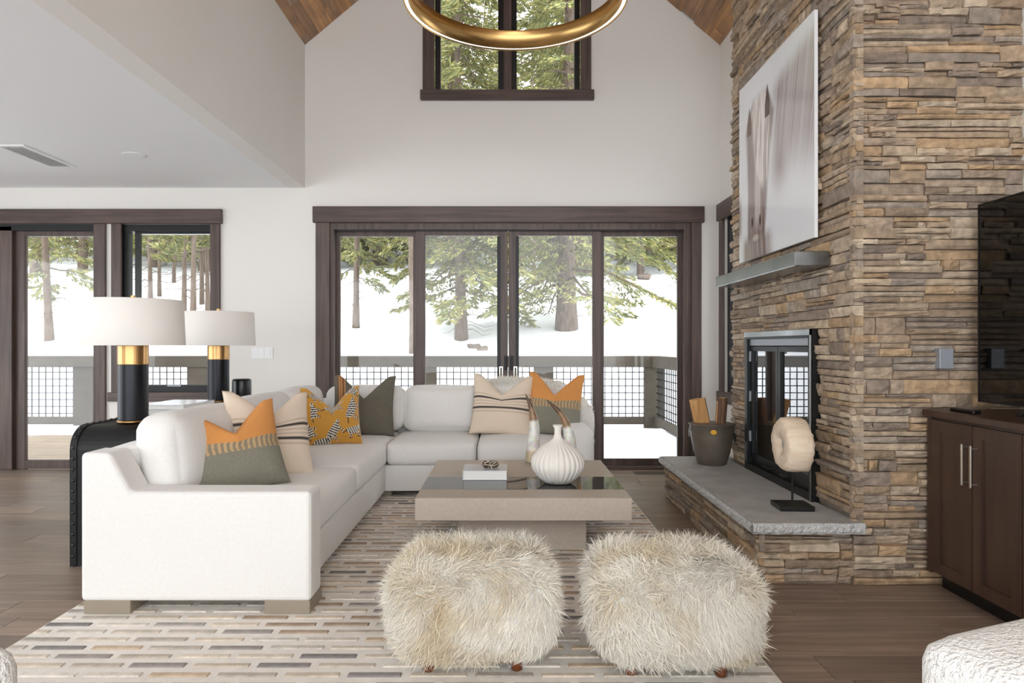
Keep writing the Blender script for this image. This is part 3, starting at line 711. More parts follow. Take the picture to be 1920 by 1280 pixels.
# ---------------------------------------------------------------- pillows
def pillow(name, label, loc, w, h, t, rz, lean_, roll, colf, material=None, chop=.09, group=None, n=56, seed=0):
    V, F, C = [], [], []; idx = {}
    for s in (1, -1):
        for j in range(n+1):
            for i in range(n+1):
                u, v = -1+2*i/n, -1+2*j/n
                if s < 0 and (i in (0, n) or j in (0, n)): idx[(s, i, j)] = idx[(1, i, j)]; continue
                prof = ((1-u**4)*(1-v**4))**.55*(.75+.25*(1-u*u)*(1-v*v))
                x = w/2*u*(1-.075*(1-v*v)); z = h/2*v*(1-.06*(1-u*u)); y = -s*t/2*prof
                cp = 1.1*chop*max(0, 1-abs(u)/.8)**1.25*max(0, (v+.2)/1.2)**1.6
                z -= cp*1.25; y += (-.35*cp if s > 0 else .1*cp)*(1-abs(u))
                crease = noise.noise(Vector((u*1.7+seed, v*1.7, s*2.0)))*.012*prof; y -= s*crease
                idx[(s, i, j)] = len(V); V.append((x, y, z)); C.append(colf((u+1)/2, (v+1)/2, s))
    for s in (1, -1):
        for j in range(n):
            for i in range(n):
                q = [idx[(s, i, j)], idx[(s, i+1, j)], idx[(s, i+1, j+1)], idx[(s, i, j+1)]]; F.append(q if s > 0 else q[::-1])
    o = mk(name, (V, F), material or M['col'], None, True, C)
    o.matrix_world = Matrix.Translation(loc) @ Matrix.Rotation(rz, 4, 'Z') @ Matrix.Rotation(lean_, 4, 'X') @ Matrix.Rotation(roll, 4, 'Y') @ Matrix.Translation((0, 0, h/2))
    return tag(o, label, 'cushion', group)
OR, GY, OL, CR = lin((214,146,80)), lin((132,128,114)), lin((104,98,86)), lin((226,208,188))
def c_orange(u, v, s):
    if v > .56: k = .92+.12*R.random(); return tuple(x*k for x in OR)
    if v > .42:
        q = math.sin((u*34+3*math.sqrt(max(0, 1-((v-.42)/.14-.5)**2)))*3.0) > .1
        return lin((190,160,120)) if q else lin((140,126,104))
    k = .75+.5*((int(u*112)+int(v*112)) % 2)*.6+.2*R.random(); return tuple(x*k for x in GY)
def c_cream(u, v, s):
    for c0, w in ((.60, .017), (.42, .017)):
        if abs(v-c0) < w: return lin((66,58,56))
    for c0 in (.66, .54, .48, .36):
        if abs(v-c0) < .008: return lin((196,176,156))
    return CR
def c_olive(u, v, s):
    if .07 < u < .19:
        return lin((120,74,40)) if min(abs(u-.085), abs(u-.13), abs(u-.175)) > .008 else lin((196,150,100))
    k = .9+.2*R.random(); return tuple(x*k for x in OL)
ZB = [(.52, .72, .16, .085, .5), (.18, .56, .12, .055, 1.5), (.85, .58, .17, .08, 1.25), (.52, .22, .15, .07, .95), (.86, .22, .13, .06, .25), (.22, .90, .10, .05, .6), (.88, .92, .10, .05, 2.3), (.12, .22, .10, .05, 1.7), (.34, .04, .15, .06, .2)]
def c_zebra(u, v, s):
    base = lin((198,142,44))
    for cu, cv, a, b, th_ in ZB:
        du, dv = u-cu, v-cv; p = du*math.cos(th_)+dv*math.sin(th_); q = -du*math.sin(th_)+dv*math.cos(th_)
        q2 = q-.25*p*p/a
        if (p/a)**2+(q2/b)**2 < 1:
            return lin((28,26,26)) if math.sin(p*150+q*30) > -.15 else lin((232,226,214))
        # head, legs and tail
        if ((p-a*1.05)/.045)**2+((q-.035)/.03)**2 < 1: return lin((28,26,26)) if math.sin(q*190) > 0 else lin((232,226,214))
        for lp in (-.7, -.45, .45, .7):
            if abs(p-lp*a-.15*(q+b)) < .010 and -b*2.0 < q < -b*.6: return lin((30,28,28)) if math.sin(q*160) > -.4 else lin((232,226,214))
        if abs(q-.02-.3*(p+a)) < .008 and -a*1.5 < p < -a: return lin((30,28,28))
    return base
pillow('throw_pillow', 'orange and grey wool pillow at the near end of the sofa', (-1.43, 3.70, .475), .53, .50, .20, .62, -.36, -.10, c_orange, chop=.13, n=100, seed=1)
pillow('throw_pillow', 'cream pillow with dark stripes tucked behind the near orange one', (-1.40, 4.08, .475), .54, .54, .18, .75, -.30, .06, c_cream, chop=.12, seed=2)
pillow('throw_pillow', 'mustard velvet pillow printed with black and white zebras', (-1.38, 5.42, .475), .47, .48, .17, .35, -.26, -.02, c_zebra, M['velvet'], chop=.14, n=110, seed=3)
pillow('throw_pillow', 'olive grey pillow with a tan leather strip in the sofa corner', (-1.26, 5.98, .475), .55, .55, .18, .18, -.26, .03, c_olive, chop=.16, seed=4)
pillow('throw_pillow', 'cream pillow with dark stripes leaning on the long back cushions', (-.06, 6.03, .475), .56, .56, .18, -.06, -.30, .05, c_cream, chop=.14, seed=5)
pillow('throw_pillow', 'orange and grey wool pillow against the white fur throw', (.40, 6.02, .475), .50, .57, .18, -.15, -.27, .06, c_orange, chop=.15, n=100, seed=6)

# ================================================================ COFFEE TABLE
ct = thing('coffee_table', 'square taupe coffee table with a black glass band on a pedestal', 'coffee table', (.1, 4.55, 0))
TX0, TX1, TY0, TY1, TZ = -.525, .717, 3.9, 5.2, .40
for y0, y1 in ((TY0, 4.138), (4.548, TY1)): mk('top', box(TX0, TX1, y0, y1, .27, TZ, .003), M['tabletop'], ct)
mk('glass_band', box(TX0+.001, TX1-.001, 4.139, 4.547, .272, TZ-.001, .001), M['blackglass'], ct)
mk('pedestal', box(-.295, .49, 4.2, 4.9, .0132, .27, .003), M['tabletop'], ct)
# book with pine cone bundle
def book(name, label, x0, x1, y0, y1, z0, z1, cov, group=None, rz=0):
    c = ((x0+x1)/2, (y0+y1)/2); hx, hy, h = (x1-x0)/2, (y1-y0)/2, z1-z0
    b = thing(name, label, 'book', (c[0], c[1], z0), rz, group, local=True)
    mk('pages', box(-hx+.005, hx-.004, -hy+.005, hy-.005, .003, h-.003), M['paper'], b)
    mk('cover', merge(box(-hx, hx, -hy, hy, 0, .003), box(-hx, hx, -hy, hy, h-.003, h), box(-hx, -hx+.004, -hy, hy, .003, h-.003)), cov, b)
    return b
book('book', 'thick white book lying on the coffee table', -.285, .003, 4.42, 4.66, .4005, .462, M['cover'])
pc = thing('pine_cone_bundle', 'small bundle of dark cones tied with cream ribbon on the book', 'ornament', (-.11, 4.53, .4625), 0, None, local=True)
rr = random.Random(4)
for i in range(5):
    V, F = [], []; a = 2*PI*i/5; ccx, ccy = .035*math.cos(a), .028*math.sin(a)
    parts = [lathe([(.002, 0), (.014, .006), (.017, .02), (.012, .034), (.002, .042)], 10)]
    for k in range(24):
        t = k/24; rad = .016*math.sin(PI*(.15+.75*t))+.004; b = k*2.4
        parts.append(xf(box(-.004, .004, -.0015, .006, -.001, .001), Matrix.Translation((rad*math.cos(b), rad*math.sin(b), .004+.036*t)) @ Matrix.Rotation(b-PI/2, 4, 'Z') @ Matrix.Rotation(.6, 4, 'X')))
    mk('cone', xf(merge(*parts), Matrix.Translation((ccx, ccy, .0)) @ Matrix.Rotation(rr.uniform(-.2, .2), 4, 'X')), M['cone'], pc)
mk('ribbon', merge(tube([(.05*math.cos(t*.3), .043*math.sin(t*.3), .022+.003*math.sin(t)) for t in range(22)], .0025, 6), tube([(-.03, -.04, .024), (-.035, -.055, .04), (-.005, -.05, .05), (0, -.044, .026), (.01, -.052, .048), (.04, -.055, .044), (.012, -.045, .026)], .003, 6), tube([(0, -.045, .026), (.012, -.06, .012), (.015, -.068, .002)], .003, 6)), M['string'], pc, True)
# ribbed vase
va = tag(mk('ribbed_vase', lathe([(.05, 0), (.085, .004), (.13, .04), (.165, .09), (.173, .125), (.165, .165), (.135, .205), (.09, .24), (.05, .262), (.028, .285), (.021, .315), (.022, .345), (.033, .366), (.030, .368), (.016, .345), (.014, .30), (.001, .29)], 168, (.325, 4.34, .4005), ribs=28, ribd=.07), M['ceramic'], None, True), 'white ribbed ceramic vase with a narrow neck on the coffee table', 'vase')
# horns
def horn(label, base, pts, r0, flat):
    h = thing('horn', label, 'horn', base, 0, 'polished horns on the coffee table')
    n = 26; P = []; rad = []
    for i in range(n):
        t = i/(n-1); s = t*(len(pts)-1); k = min(int(s), len(pts)-2); f = s-k
        def cr(a, b, c, d): return .5*((2*b)+(-a+c)*f+(2*a-5*b+4*c-d)*f*f+(-a+3*b-3*c+d)*f**3)
        q = [Vector(pts[max(k-1, 0)]), Vector(pts[k]), Vector(pts[k+1]), Vector(pts[min(k+2, len(pts)-1)])]
        P.append(Vector([cr(*[w[c] for w in q]) for c in range(3)])+Vector(base)); rad.append(r0*(1-t**1.6)*(.92+.1*math.sin(3*t))+.002)
    v, f = tube(P, rad, 16); C = []
    for i in range(n):
        t = i/(n-1); c = lin((205,190,160)) if t < .18 else lin((236,232,224)) if t < .58 else lin((150,116,84)) if t < .8 else lin((96,66,46))
        for _ in range(16): C.append(tuple(x*R.uniform(.85, 1.05) for x in c))
    mk('horn_body', (v, f), M['horn'], h, True, C)
    mk('base', box(base[0]-.045, base[0]+.045, base[1]-.045, base[1]+.045, base[2], base[2]+.018, .003), M['acrylic'], h)
horn('tall pale horn with brown tip standing beside the vase', (.185, 5.03, .4005), [(0, 0, .015), (.012, 0, .14), (.018, 0, .28), (.0, 0, .40), (-.045, 0, .515)], .052, 1)
horn('tall pale horn with curving brown tip standing behind the vase', (.43, 4.78, .4005), [(0, 0, .015), (.015, 0, .12), (.005, 0, .26), (-.05, 0, .39), (-.15, 0, .49)], .05, 1)

# ================================================================ POUFS
def pouf(label, loc, seed, rz):
    p = thing('fur_pouf', label, 'pouf', loc, rz, 'shaggy poufs on the rug', local=True)
    v, f = rbox(-.312, .312, -.255, .255, .06, .405, .12, 14, puff=(.015, .015, .02))
    mk('body', (v, f), M['boucle'], p, True)
    def colf(P, h, rg):
        nz = np.array([noise.noise(Vector((q[0]*5+seed*3, q[1]*5, q[2]*5)))+.5*noise.noise(Vector((q[0]*13, q[1]*13+seed, q[2]*13))) for q in P])
        band = np.exp(-((P[:, 2]-.40)/.05)**2)*np.exp(-((P[:, 1]+.06)/.11)**2)*.55
        t = np.clip(.02+.95*nz+band+.12*rg.randn(len(P)), 0, 1)[:, None]
        w, d = np.array(lin((246,240,228))), np.array(lin((222,203,168)))
        return np.clip((w*(1-t)+d*t)*rg.uniform(.9, 1.08, (len(P), 1)), 0, 1)
    fur_obj('fleece', fur(v, f, 70000, .07, seed, .95, .17, colf, .0013, .012), M['fur'], p)
    for sx, sy in ((-.17, -.15), (.17, -.15), (-.17, .15), (.17, .15)):
        mk('leg', lathe([(.019, 0), (.022, .002), (.024, .08), (.001, .08)], 20, (sx, sy, 0)), M['legwood'], p, True)
    return p
pouf('shaggy cream sheepskin pouf standing before the coffee table pedestal', (-.135, 2.80, .0135), 31, .03)
pouf('shaggy cream sheepskin pouf nearer the stone hearth', (.655, 2.76, .0135), 47, -.05)

# ================================================================ CONSOLE TABLE
CX0, CX1, CY0, CY1, CZ = -2.51, -2.09, 3.93, 6.08, .80
co = thing('console_table', 'black riveted iron waterfall console table behind the sofa', 'console table', ((CX0+CX1)/2, 5, 0))
def waterfall():
    r = .13; th_ = .03; outer = [(CY0, 0)]; inner = [(CY0+th_, 0)]
    for i in range(9): a = PI-PI/2*i/8; outer.append((CY0+r+r*math.cos(a), CZ-r+r*math.sin(a))); inner.append((CY0+r+(r-th_)*math.cos(a), CZ-r+(r-th_)*math.sin(a)))
    for i in range(9): a = PI/2-PI/2*i/8; outer.append((CY1-r+r*math.cos(a), CZ-r+r*math.sin(a))); inner.append((CY1-r+(r-th_)*math.cos(a), CZ-r+(r-th_)*math.sin(a)))
    outer.append((CY1, 0)); inner.append((CY1-th_, 0))
    V, F = [], []; n = len(outer)
    for x in (CX0, CX1):
        V += [(x, p[0], p[1]) for p in outer]+[(x, p[0], p[1]) for p in inner]
    for i in range(n-1):
        F += [(i, i+1, 2*n+i+1, 2*n+i), (n+i+1, n+i, 3*n+i, 3*n+i+1), (i+1, i, n+i, n+i+1), (2*n+i, 2*n+i+1, 3*n+i+1, 3*n+i)]
    F += [(0, 2*n, 3*n, n), (n-1, 2*n-1, 4*n-1, 3*n-1)]
    return (V, F), outer
wf, outl = waterfall(); mk('shell', wf, M['consoleblk'], co)
# strap edges and rivets
def along(outl, step):
    pts = []; acc = 0
    for i in range(len(outl)-1):
        a, b = Vector((0, *outl[i])), Vector((0, *outl[i+1])); L_ = (b-a).length; t = step-acc if acc else 0
        while t <= L_:
            d = (b-a)/L_; pts.append((a+d*t, Vector((0, -d.z, d.y)))); t += step
        acc = (acc+L_) % step
    return pts
for xe, s in ((CX0, 1), (CX1, -1)):
    V, F = [], []
    for i, p in enumerate(outl):
        q = outl[min(i+1, len(outl)-1)]; o_ = outl[max(i-1, 0)]; d = Vector((0, q[0]-o_[0], q[1]-o_[1])).normalized(); nn = Vector((0, -d.z, d.y))
        for x in (xe-.002*s, xe+.036*s):
            b = Vector((x, p[0], p[1])); V += [tuple(b+nn*.001), tuple(b+nn*.006)]
    for i in range(len(outl)-1):
        b = i*4; F += [(b+1, b+5, b+7, b+3), (b, b+4, b+5, b+1), (b+2, b+3, b+7, b+6)]
    mk('edge_strap', (V, F), M['consoleblk'], co)
    for p, nn in along(outl, .062):
        rot = Vector((0, 0, 1)).rotation_difference(nn).to_matrix().to_4x4()
        mk('rivet', xf(lathe([(.010, 0), (.009, .004), (.006, .007), (.001, .008)], 10), Matrix.Translation((xe+.018*s, p.y, p.z)+nn*.004 if False else Vector((xe+.018*s, p.y, p.z))+nn*.005) @ rot), M['blackp'], co, True)
# near side rivets on the vertical strap edge
# lamps
def lamp(label, x, y, z0):
    l = thing('table_lamp', label, 'lamp', (x, y, z0), 0, 'black and brass lamps on the console', local=True)
    mk('foot_ring', lathe([(.001, 0), (.088, 0), (.088, .014), (.001, .014)], 48), M['brass'], l, True)
    mk('body', lathe([(.001, .014), (.083, .014), (.084, .018), (.084, .35), (.001, .35)], 48), M['gunmetal'], l)
    mk('collar', lathe([(.001, .35), (.085, .35), (.086, .353), (.086, .462), (.083, .466), (.001, .466)], 48), M['brass'], l)
    mk('neck', lathe([(.001, .466), (.02, .466), (.02, .50), (.008, .505), (.008, .735), (.001, .735)], 24), M['brass'], l)
    mk('shade', lathe([(.288, .465), (.290, .467), (.279, .738), (.277, .74), (.275, .738), (.286, .467), (.288, .465)], 64)[0:2], M['shade'], l, True)
    mk('diffuser', lathe([(.001, .50), (.284, .50), (.284, .503), (.001, .503)], 48), M['paper'], l)
    mk('finial', lathe([(.001, .735), (.02, .737), (.02, .741), (.014, .743), (.014, .768), (.001, .77)], 20), M['brass'], l)
    return l
# remove end caps from lathe shade: build open shade instead
def open_lathe(prof, n):
    v, f = lathe(prof, n); return v, f[:-2]
_old = bpy.data.objects
la = lamp('black cylinder lamp with brass collar at the near end of the console', -2.27, 4.15, CZ+.007)
lb = lamp('black cylinder lamp with brass collar beside the small speaker', -2.385, 5.65, CZ+.007)
for l in (la, lb):
    for c in l.children:
        if c.name.startswith('shade'):
            bm = bmesh.new(); bm.from_mesh(c.data); bmesh.ops.delete(bm, geom=[f for f in bm.faces if len(f.verts) > 4], context='FACES'); bm.to_mesh(c.data); bm.free()
sp = thing('smart_speaker', 'small black fabric speaker on the console', 'speaker', (-2.29, 5.90, CZ+.001), 0, None, local=True)
mk('body', lathe([(.06, 0), (.075, .005), (.08, .03), (.08, .165), (.074, .18), (.001, .182)], 32), M['blackp'], sp, True)
mk('top_ring', lathe([(.05, .1815), (.06, .184), (.07, .1815), (.06, .1812)], 32), M['gunmetal'], sp, True)
book('book', 'large white picture book at the bottom of the console stack', -2.47, -2.13, 4.56, 5.04, CZ+.0075, CZ+.042, M['paper'], None, .03)
book('book', 'large pale picture book on top of the console stack', -2.46, -2.15, 4.57, 5.02, CZ+.043, CZ+.074, M['cover'], None, -.04)
tag(mk('lamp_cord', tube([(-2.2, 4.22, CZ+.01), (-2.16, 4.26, CZ+.014), (-2.12, 4.22, CZ+.012), (-2.085, 4.27, CZ+.008), (-2.075, 4.3, CZ-.06), (-2.07, 4.33, CZ-.3)], .003, 6), M['cord'], None, True), 'thin white cord hanging over the console edge', 'cord', 'lamp cords')
tag(mk('lamp_cord', tube([(-2.32, 5.70, CZ+.01), (-2.25, 5.74, CZ+.03), (-2.2, 5.72, CZ+.035), (-2.15, 5.76, CZ+.012), (-2.085, 5.78, CZ+.008), (-2.07, 5.8, CZ-.2)], .003, 6), M['cord'], None, True), 'thin white cord beside the speaker', 'cord', 'lamp cords')

# ================================================================ HEARTH THINGS
HZ = .3385
bk = thing('firewood_bucket', 'grey metal bucket with ring handles standing on the hearth', 'bucket', (1.62, 5.39, HZ), 0, None, local=True)
mk('body', open_lathe([(.001, .004), (.105, .0), (.112, .004), (.14, .10), (.163, .22), (.172, .31), (.178, .318), (.174, .322), (.166, .315), (.155, .22), (.13, .1), (.105, .012), (.001, .012)], 48), M['pewter'], bk, True)
mk('rim', ring_ := lathe([(.168, .312), (.178, .312), (.180, .320), (.170, .322)], 48), M['pewter'], bk, True)
for s in (-1, 1):
    mk('handle', tube([(s*(.176+.004), .012*math.cos(t*.55), .268-.028*(1-math.cos(t*.55))*1.0 if False else .245+.03*math.sin(t*.55)) for t in range(12)], .004, 6, False), M['wire'], bk, True)
    mk('handle_mount', box(s*.172-.006, s*.172+.006, -.012, .012, .262, .29, .003), M['wire'], bk)
bdg = mk('badge', xf(lathe([(.001, 0), (.018, 0), (.018, .003), (.001, .003)], 20, sx=1.3), Matrix.Rotation(-.5, 4, 'Z') @ Matrix.Translation((.05, -.168, .27)) @ Matrix.Rotation(PI/2, 4, 'X')), M['badge'], bk)
mk('hang_tag', box(.172, .192, -.005, .03, .17, .24, .002), M['tagblk'], bk)
mk('tag_emblem', box(.168, .172, .005, .02, .19, .22), M['green'], bk)
def log(name, label, p, rot, L_, r, split):
    l = thing(name, label, 'firewood', (1.62+p[0], 5.39+p[1], HZ+p[2]), 0, 'split logs in the bucket', local=True)
    Mx = Matrix.Rotation(rot[2], 4, 'Z') @ Matrix.Rotation(rot[1], 4, 'Y')
    poly = [(r*math.cos(a), r*math.sin(a)) for a in [i*2*PI/14 for i in range(14)]] if not split else [(0, 0)]+[(r*math.cos(a), r*math.sin(a)) for a in [i*1.7/6 for i in range(7)]]
    poly = [(x*R.uniform(.9, 1.1), y*R.uniform(.9, 1.1)) for x, y in poly]
    mk('wood', xf(prism(poly, 0, L_, 'Z'), Mx), M['splitwood'] if split else M['bark'], l)
    if split:
        arc = poly[1:]; outer = [(x*1.1, y*1.1) for x, y in arc]
        mk('bark', xf(prism(arc+outer[::-1], .002, L_-.002, 'Z'), Mx), M['bark'], l)
    else: mk('cut_end', xf(lathe([(.001, L_), (r*.85, L_), (r*.85, L_+.003), (.001, L_+.003)], 14), Mx), M['splitwood'], l)
log('firewood_log', 'pale split log leaning in the bucket', (-.02, .02, .016), (0, -.24, .35), .50, .075, True)
log('firewood_log', 'orange split log upright in the bucket', (.03, -.03, .016), (0, .10, .4), .475, .05, True)
log('firewood_log', 'round bark-covered log upright in the bucket', (.055, .0, .02), (0, .07, .2), .50, .036, False)
# petrified wood disc on a stand
sc = thing('stone_disc_sculpture', 'pale petrified wood ring mounted on a black stand', 'sculpture', (1.64, 3.92, HZ), -.05, None, local=True)
mk('base', box(-.095, .095, -.085, .085, 0, .028, .002), M['blackp'], sc)
mk('rod', tube([(0, 0, .028), (0, 0, .22)], .006, 10), M['blackp'], sc)
def disc():
    nr, na, nw = 7, 48, 5; V, F = [], []; rr = random.Random(8)
    def rad(a): return .152*(1+.05*math.sin(2*a+.6)+.03*math.sin(5*a)+.012*math.sin(11*a))
    th_ = .075
    prof = lambda a: [(.045, -th_+.02), (.075, -th_), (rad(a)*.9, -th_+.004), (rad(a), -th_+.02), (rad(a)*1.02, 0), (rad(a), th_-.02), (rad(a)*.9, th_-.004), (.075, th_), (.045, th_-.02), (.04, 0)]
    m = 10
    for i in range(na):
        a = 2*PI*i/na
        for r, x in prof(a):
            j = rr.uniform(-.003, .003); V.append((x+j, (r+j)*math.cos(a), .365+(r+j)*math.sin(a)))
    for i in range(na):
        for j in range(m): F.append((i*m+j, i*m+(j+1) % m, ((i+1) % na)*m+(j+1) % m, ((i+1) % na)*m+j))
    return V, F
mk('ring', disc(), M['petrified'], sc, True)
mk('core', xf(lathe([(.001, -.03), (.05, -.045), (.05, .045), (.001, .03)], 24), Matrix.Translation((0, 0, .365)) @ Matrix.Rotation(PI/2, 4, 'Y')), M['petrcore'], sc, True)

# ================================================================ MEDIA CABINET + TV
KX, KY0, KY1, KZ = 2.215, 1.9, CHY0-.045, .937
cb = thing('media_cabinet', 'dark walnut shaker cabinet with nickel pulls beside the stone wall', 'cabinet', (2.5, 2.8, 0))
mk('carcass', box(KX+.02, NRX-.004, KY0, KY1, .09, KZ-.032), M['walnut'], cb)
mk('toe_kick', box(KX+.08, NRX-.004, KY0+.02, KY1, 0, .09), M['blackp'], cb)
mk('counter', box(KX-.025, NRX-.004, KY0-.01, KY1+.005, KZ-.032, KZ, .003), M['walnut'], cb)
mk('filler', box(KX, KX+.02, KY1-.035, KY1, .09, KZ-.034), M['walnut'], cb)
y1 = KY1-.037
for i in range(5):
    y0 = y1-.312; zb, zt = .10, KZ-.05
    d = mk('door', merge(frame2d(y0+.002, y1-.002, zb, zt, .06, KX-.002, KX+.02, 'X'), box(KX+.008, KX+.018, y0+.06, y1-.06, zb+.06, zt-.06)), M['walnut'], cb)
    hy = y0+.03 if i % 2 == 0 else y1-.03
    h = mk('pull', merge(box(KX-.036, KX-.028, hy-.007, hy+.007, .60, .80, .002), tube([(KX-.03, hy, .615), (KX, hy, .615)], .005, 8), tube([(KX-.03, hy, .785), (KX, hy, .785)], .005, 8)), M['nickel']); h.parent = d
    y1 = y0-.002
tv = thing('television', 'large black flat television on the cabinet', 'television', (2.47, 2.72, KZ))
mk('screen', box(2.446, 2.452, 1.90, 3.535, .985, 1.995), M['tv'], tv)
mk('housing', box(2.4525, 2.49, 1.90, 3.535, .985, 1.995, .004), M['blackp'], tv)
mk('bezel', frame2d(1.895, 3.54, .98, 2.0, .008, 2.443, 2.454, 'X'), M['black'], tv)
for yy in (2.2, 3.2): mk('foot', merge(box(2.40, 2.54, yy-.012, yy+.012, KZ, KZ+.012, .002), box(2.46, 2.478, yy-.01, yy+.01, KZ+.01, .99)), M['black'], tv)
tag(mk('remote_control', box(2.27, 2.31, 3.32, 3.50, KZ+.0005, KZ+.018, .004), M['blackp']), 'black remote control lying on the cabinet top', 'remote')

# ================================================================ BOUCLE CHAIRS (only their backs reach into view)
def chair(label, loc, rz, mir):
    c = thing('boucle_chair', label, 'chair', loc, rz, None, local=True)
    mk('backrest', rbox(0, .72*mir if mir > 0 else 0, -.2, 0, .30, .76, .045, 10, puff=(.01, .01, .012)) if mir > 0 else rbox(-.72, 0, -.2, 0, .30, .76, .045, 10, puff=(.01, .01, .012)), M['boucle'], c, True)
    x0, x1 = (0, .72) if mir > 0 else (-.72, 0)
    mk('seat', rbox(x0, x1, -.75, -.12, .14, .43, .07, 10, puff=(.01, .01, .02)), M['boucle'], c, True)
    for a, b in ((x0, x0+.14), (x1-.14, x1)): mk('arm', rbox(a, b, -.74, -.1, .14, .58, .06, 8), M['boucle'], c, True)
    for sx in (x0+.08, x1-.08):
        for sy in (-.66, -.1): mk('leg', lathe([(.016, 0), (.022, .15), (.001, .15)], 14, (sx, sy, 0)), M['legwood'], c, True)
chair('white boucle armchair near the dark cabinet', (.715, 1.21, 0), .36, 1)
chair('white boucle armchair beyond the rug on the sofa side', (-.825, 1.18, 0), -.36, -1)

# ================================================================ OUTDOORS
def hz(x, y):
    b = -.25 if y < 11 else -.25+1.15*min(1, max(0, (y-11)/2.2))**1.3 if y < 13.2 else .9+.225*(y-13.2)
    return b+.22*noise.noise(Vector((x*.22, y*.22, 0)))*min(1, max(0, (y-10.8)/2))+(.06*noise.noise(Vector((x*.9, y*.9, 3))) if y > 11 else 0)
V, F = [], []; xs_ = np.concatenate([np.linspace(-60, -14, 24), np.linspace(-13, 13, 80), np.linspace(14, 60, 24)]); ys_ = np.concatenate([[-40, -20, -8, 0, 7.3], np.linspace(8, 24, 60), np.linspace(25, 95, 40)])
for yv in ys_:
    for xv in xs_: V.append((float(xv), float(yv), hz(float(xv), float(yv))))
m = len(xs_)
for j in range(len(ys_)-1):
    for i in range(m-1): F.append((j*m+i, j*m+i+1, (j+1)*m+i+1, (j+1)*m+i))
gs = struct(mk('ground', (V, F), M['snow'], None, True), 'snow-covered hillside')
dk = struct(mk('deck', merge(*[box(-9.5, 2.5, 7.2+.145*i, 7.2+.145*i+.139, -.06, -.025) for i in range(23)]), M['deckwood']), 'wooden deck outside the glass doors')
# snow lying on the deck
V, F = [], []; nx, ny = 60, 24
for j in range(ny):
    for i in range(nx):
        x = -2.3+4.75*i/(nx-1); y = 7.32+3.2*j/(ny-1); e = min(1, i/6, (ny-1-j)/2+.3, j/2+.2)
        V.append((x, y, -.03+(.075+.03*noise.noise(Vector((x*1.5, y*1.5, 0))))*max(0, e)))
for j in range(ny-1):
    for i in range(nx-1): F.append((j*nx+i, j*nx+i+1, (j+1)*nx+i+1, (j+1)*nx+i))
o = mk('deck_snow', (V, F), M['snow'], None, True); o['kind'] = 'stuff'; o['label'] = 'snow lying on the deck'; o['category'] = 'snow'
o = mk('deck_snow', xf(rbox(-9.4, -2.2, 9.85, 10.4, -.05, .06, .05, 8, wob=.03), Matrix.Identity(4)), M['snow'], None, True); o['kind'] = 'stuff'; o['label'] = 'strip of snow along the foot of the railing'; o['category'] = 'snow'
YR = 10.4
def RXp(px): return (px-CX)*YR/FPX
rz_ = lambda py: EYE-(py-CY)*YR/FPX
posts = [RXp(p) for p in (-268, -55, 159, 372, 586, 800, 1019, 1226)]
ra = thing('deck_railing', 'weathered wooden deck railing with square wire mesh panels', 'railing', (0, YR, -.02))
mk('top_rail', box(posts[0]-.1, posts[-1]+.12, YR-.07, YR+.07, rz_(688), rz_(667), .006), M['rail'], ra)
mk('rail_snow', rbox(posts[0], posts[-1], YR-.06, YR+.06, rz_(667)-.01, rz_(667)+.03, .018, 6, wob=.012), M['snow'], ra, True)
for p in posts: mk('post', box(p-.15, p+.15, YR-.05, YR+.06, -.03, rz_(688), .005), M['rail'], ra)
for a, b in zip(posts[:-1], posts[1:]):
    mk('bottom_rail', box(a+.15, b-.15, YR-.04, YR+.04, rz_(795), rz_(781), .004), M['rail'], ra)
    w = []; x = a+.15+.05
    while x < b-.15: w.append(box(x-.007, x+.007, YR-.008, YR+.004, rz_(782), rz_(687))); x += .105
    z = rz_(781)+.05
    while z < rz_(688): w.append(box(a+.14, b-.14, YR, YR+.01, z-.007, z+.007)); z += .105
    o = mk('wire_mesh', merge(*w), M['black'], ra); o['kind'] = 'stuff'
rb = thing('deck_railing', 'side run of the deck railing returning towards the house', 'railing', (posts[-1], 9, -.02))
xr = posts[-1]+.03
mk('top_rail', box(xr-.07, xr+.07, 7.25, YR-.07, rz_(688), rz_(667), .006), M['rail'], rb)
mk('bottom_rail', box(xr-.04, xr+.04, 7.25, YR-.05, rz_(795)+.0, rz_(781)+.0, .004), M['rail'], rb)
for yy in (7.3, 8.85): mk('post', box(xr-.05, xr+.06, yy-.06, yy+.06, -.03, rz_(688), .005), M['rail'], rb)
w = []; y = 7.4
while y < YR-.1: w.append(box(xr-.008, xr+.004, y-.007, y+.007, rz_(782), rz_(687))); y += .105
z = rz_(781)+.05
while z < rz_(688): w.append(box(xr, xr+.01, 7.3, YR-.05, z-.007, z+.007)); z += .105
o = mk('wire_mesh', merge(*w), M['black'], rb); o['kind'] = 'stuff'

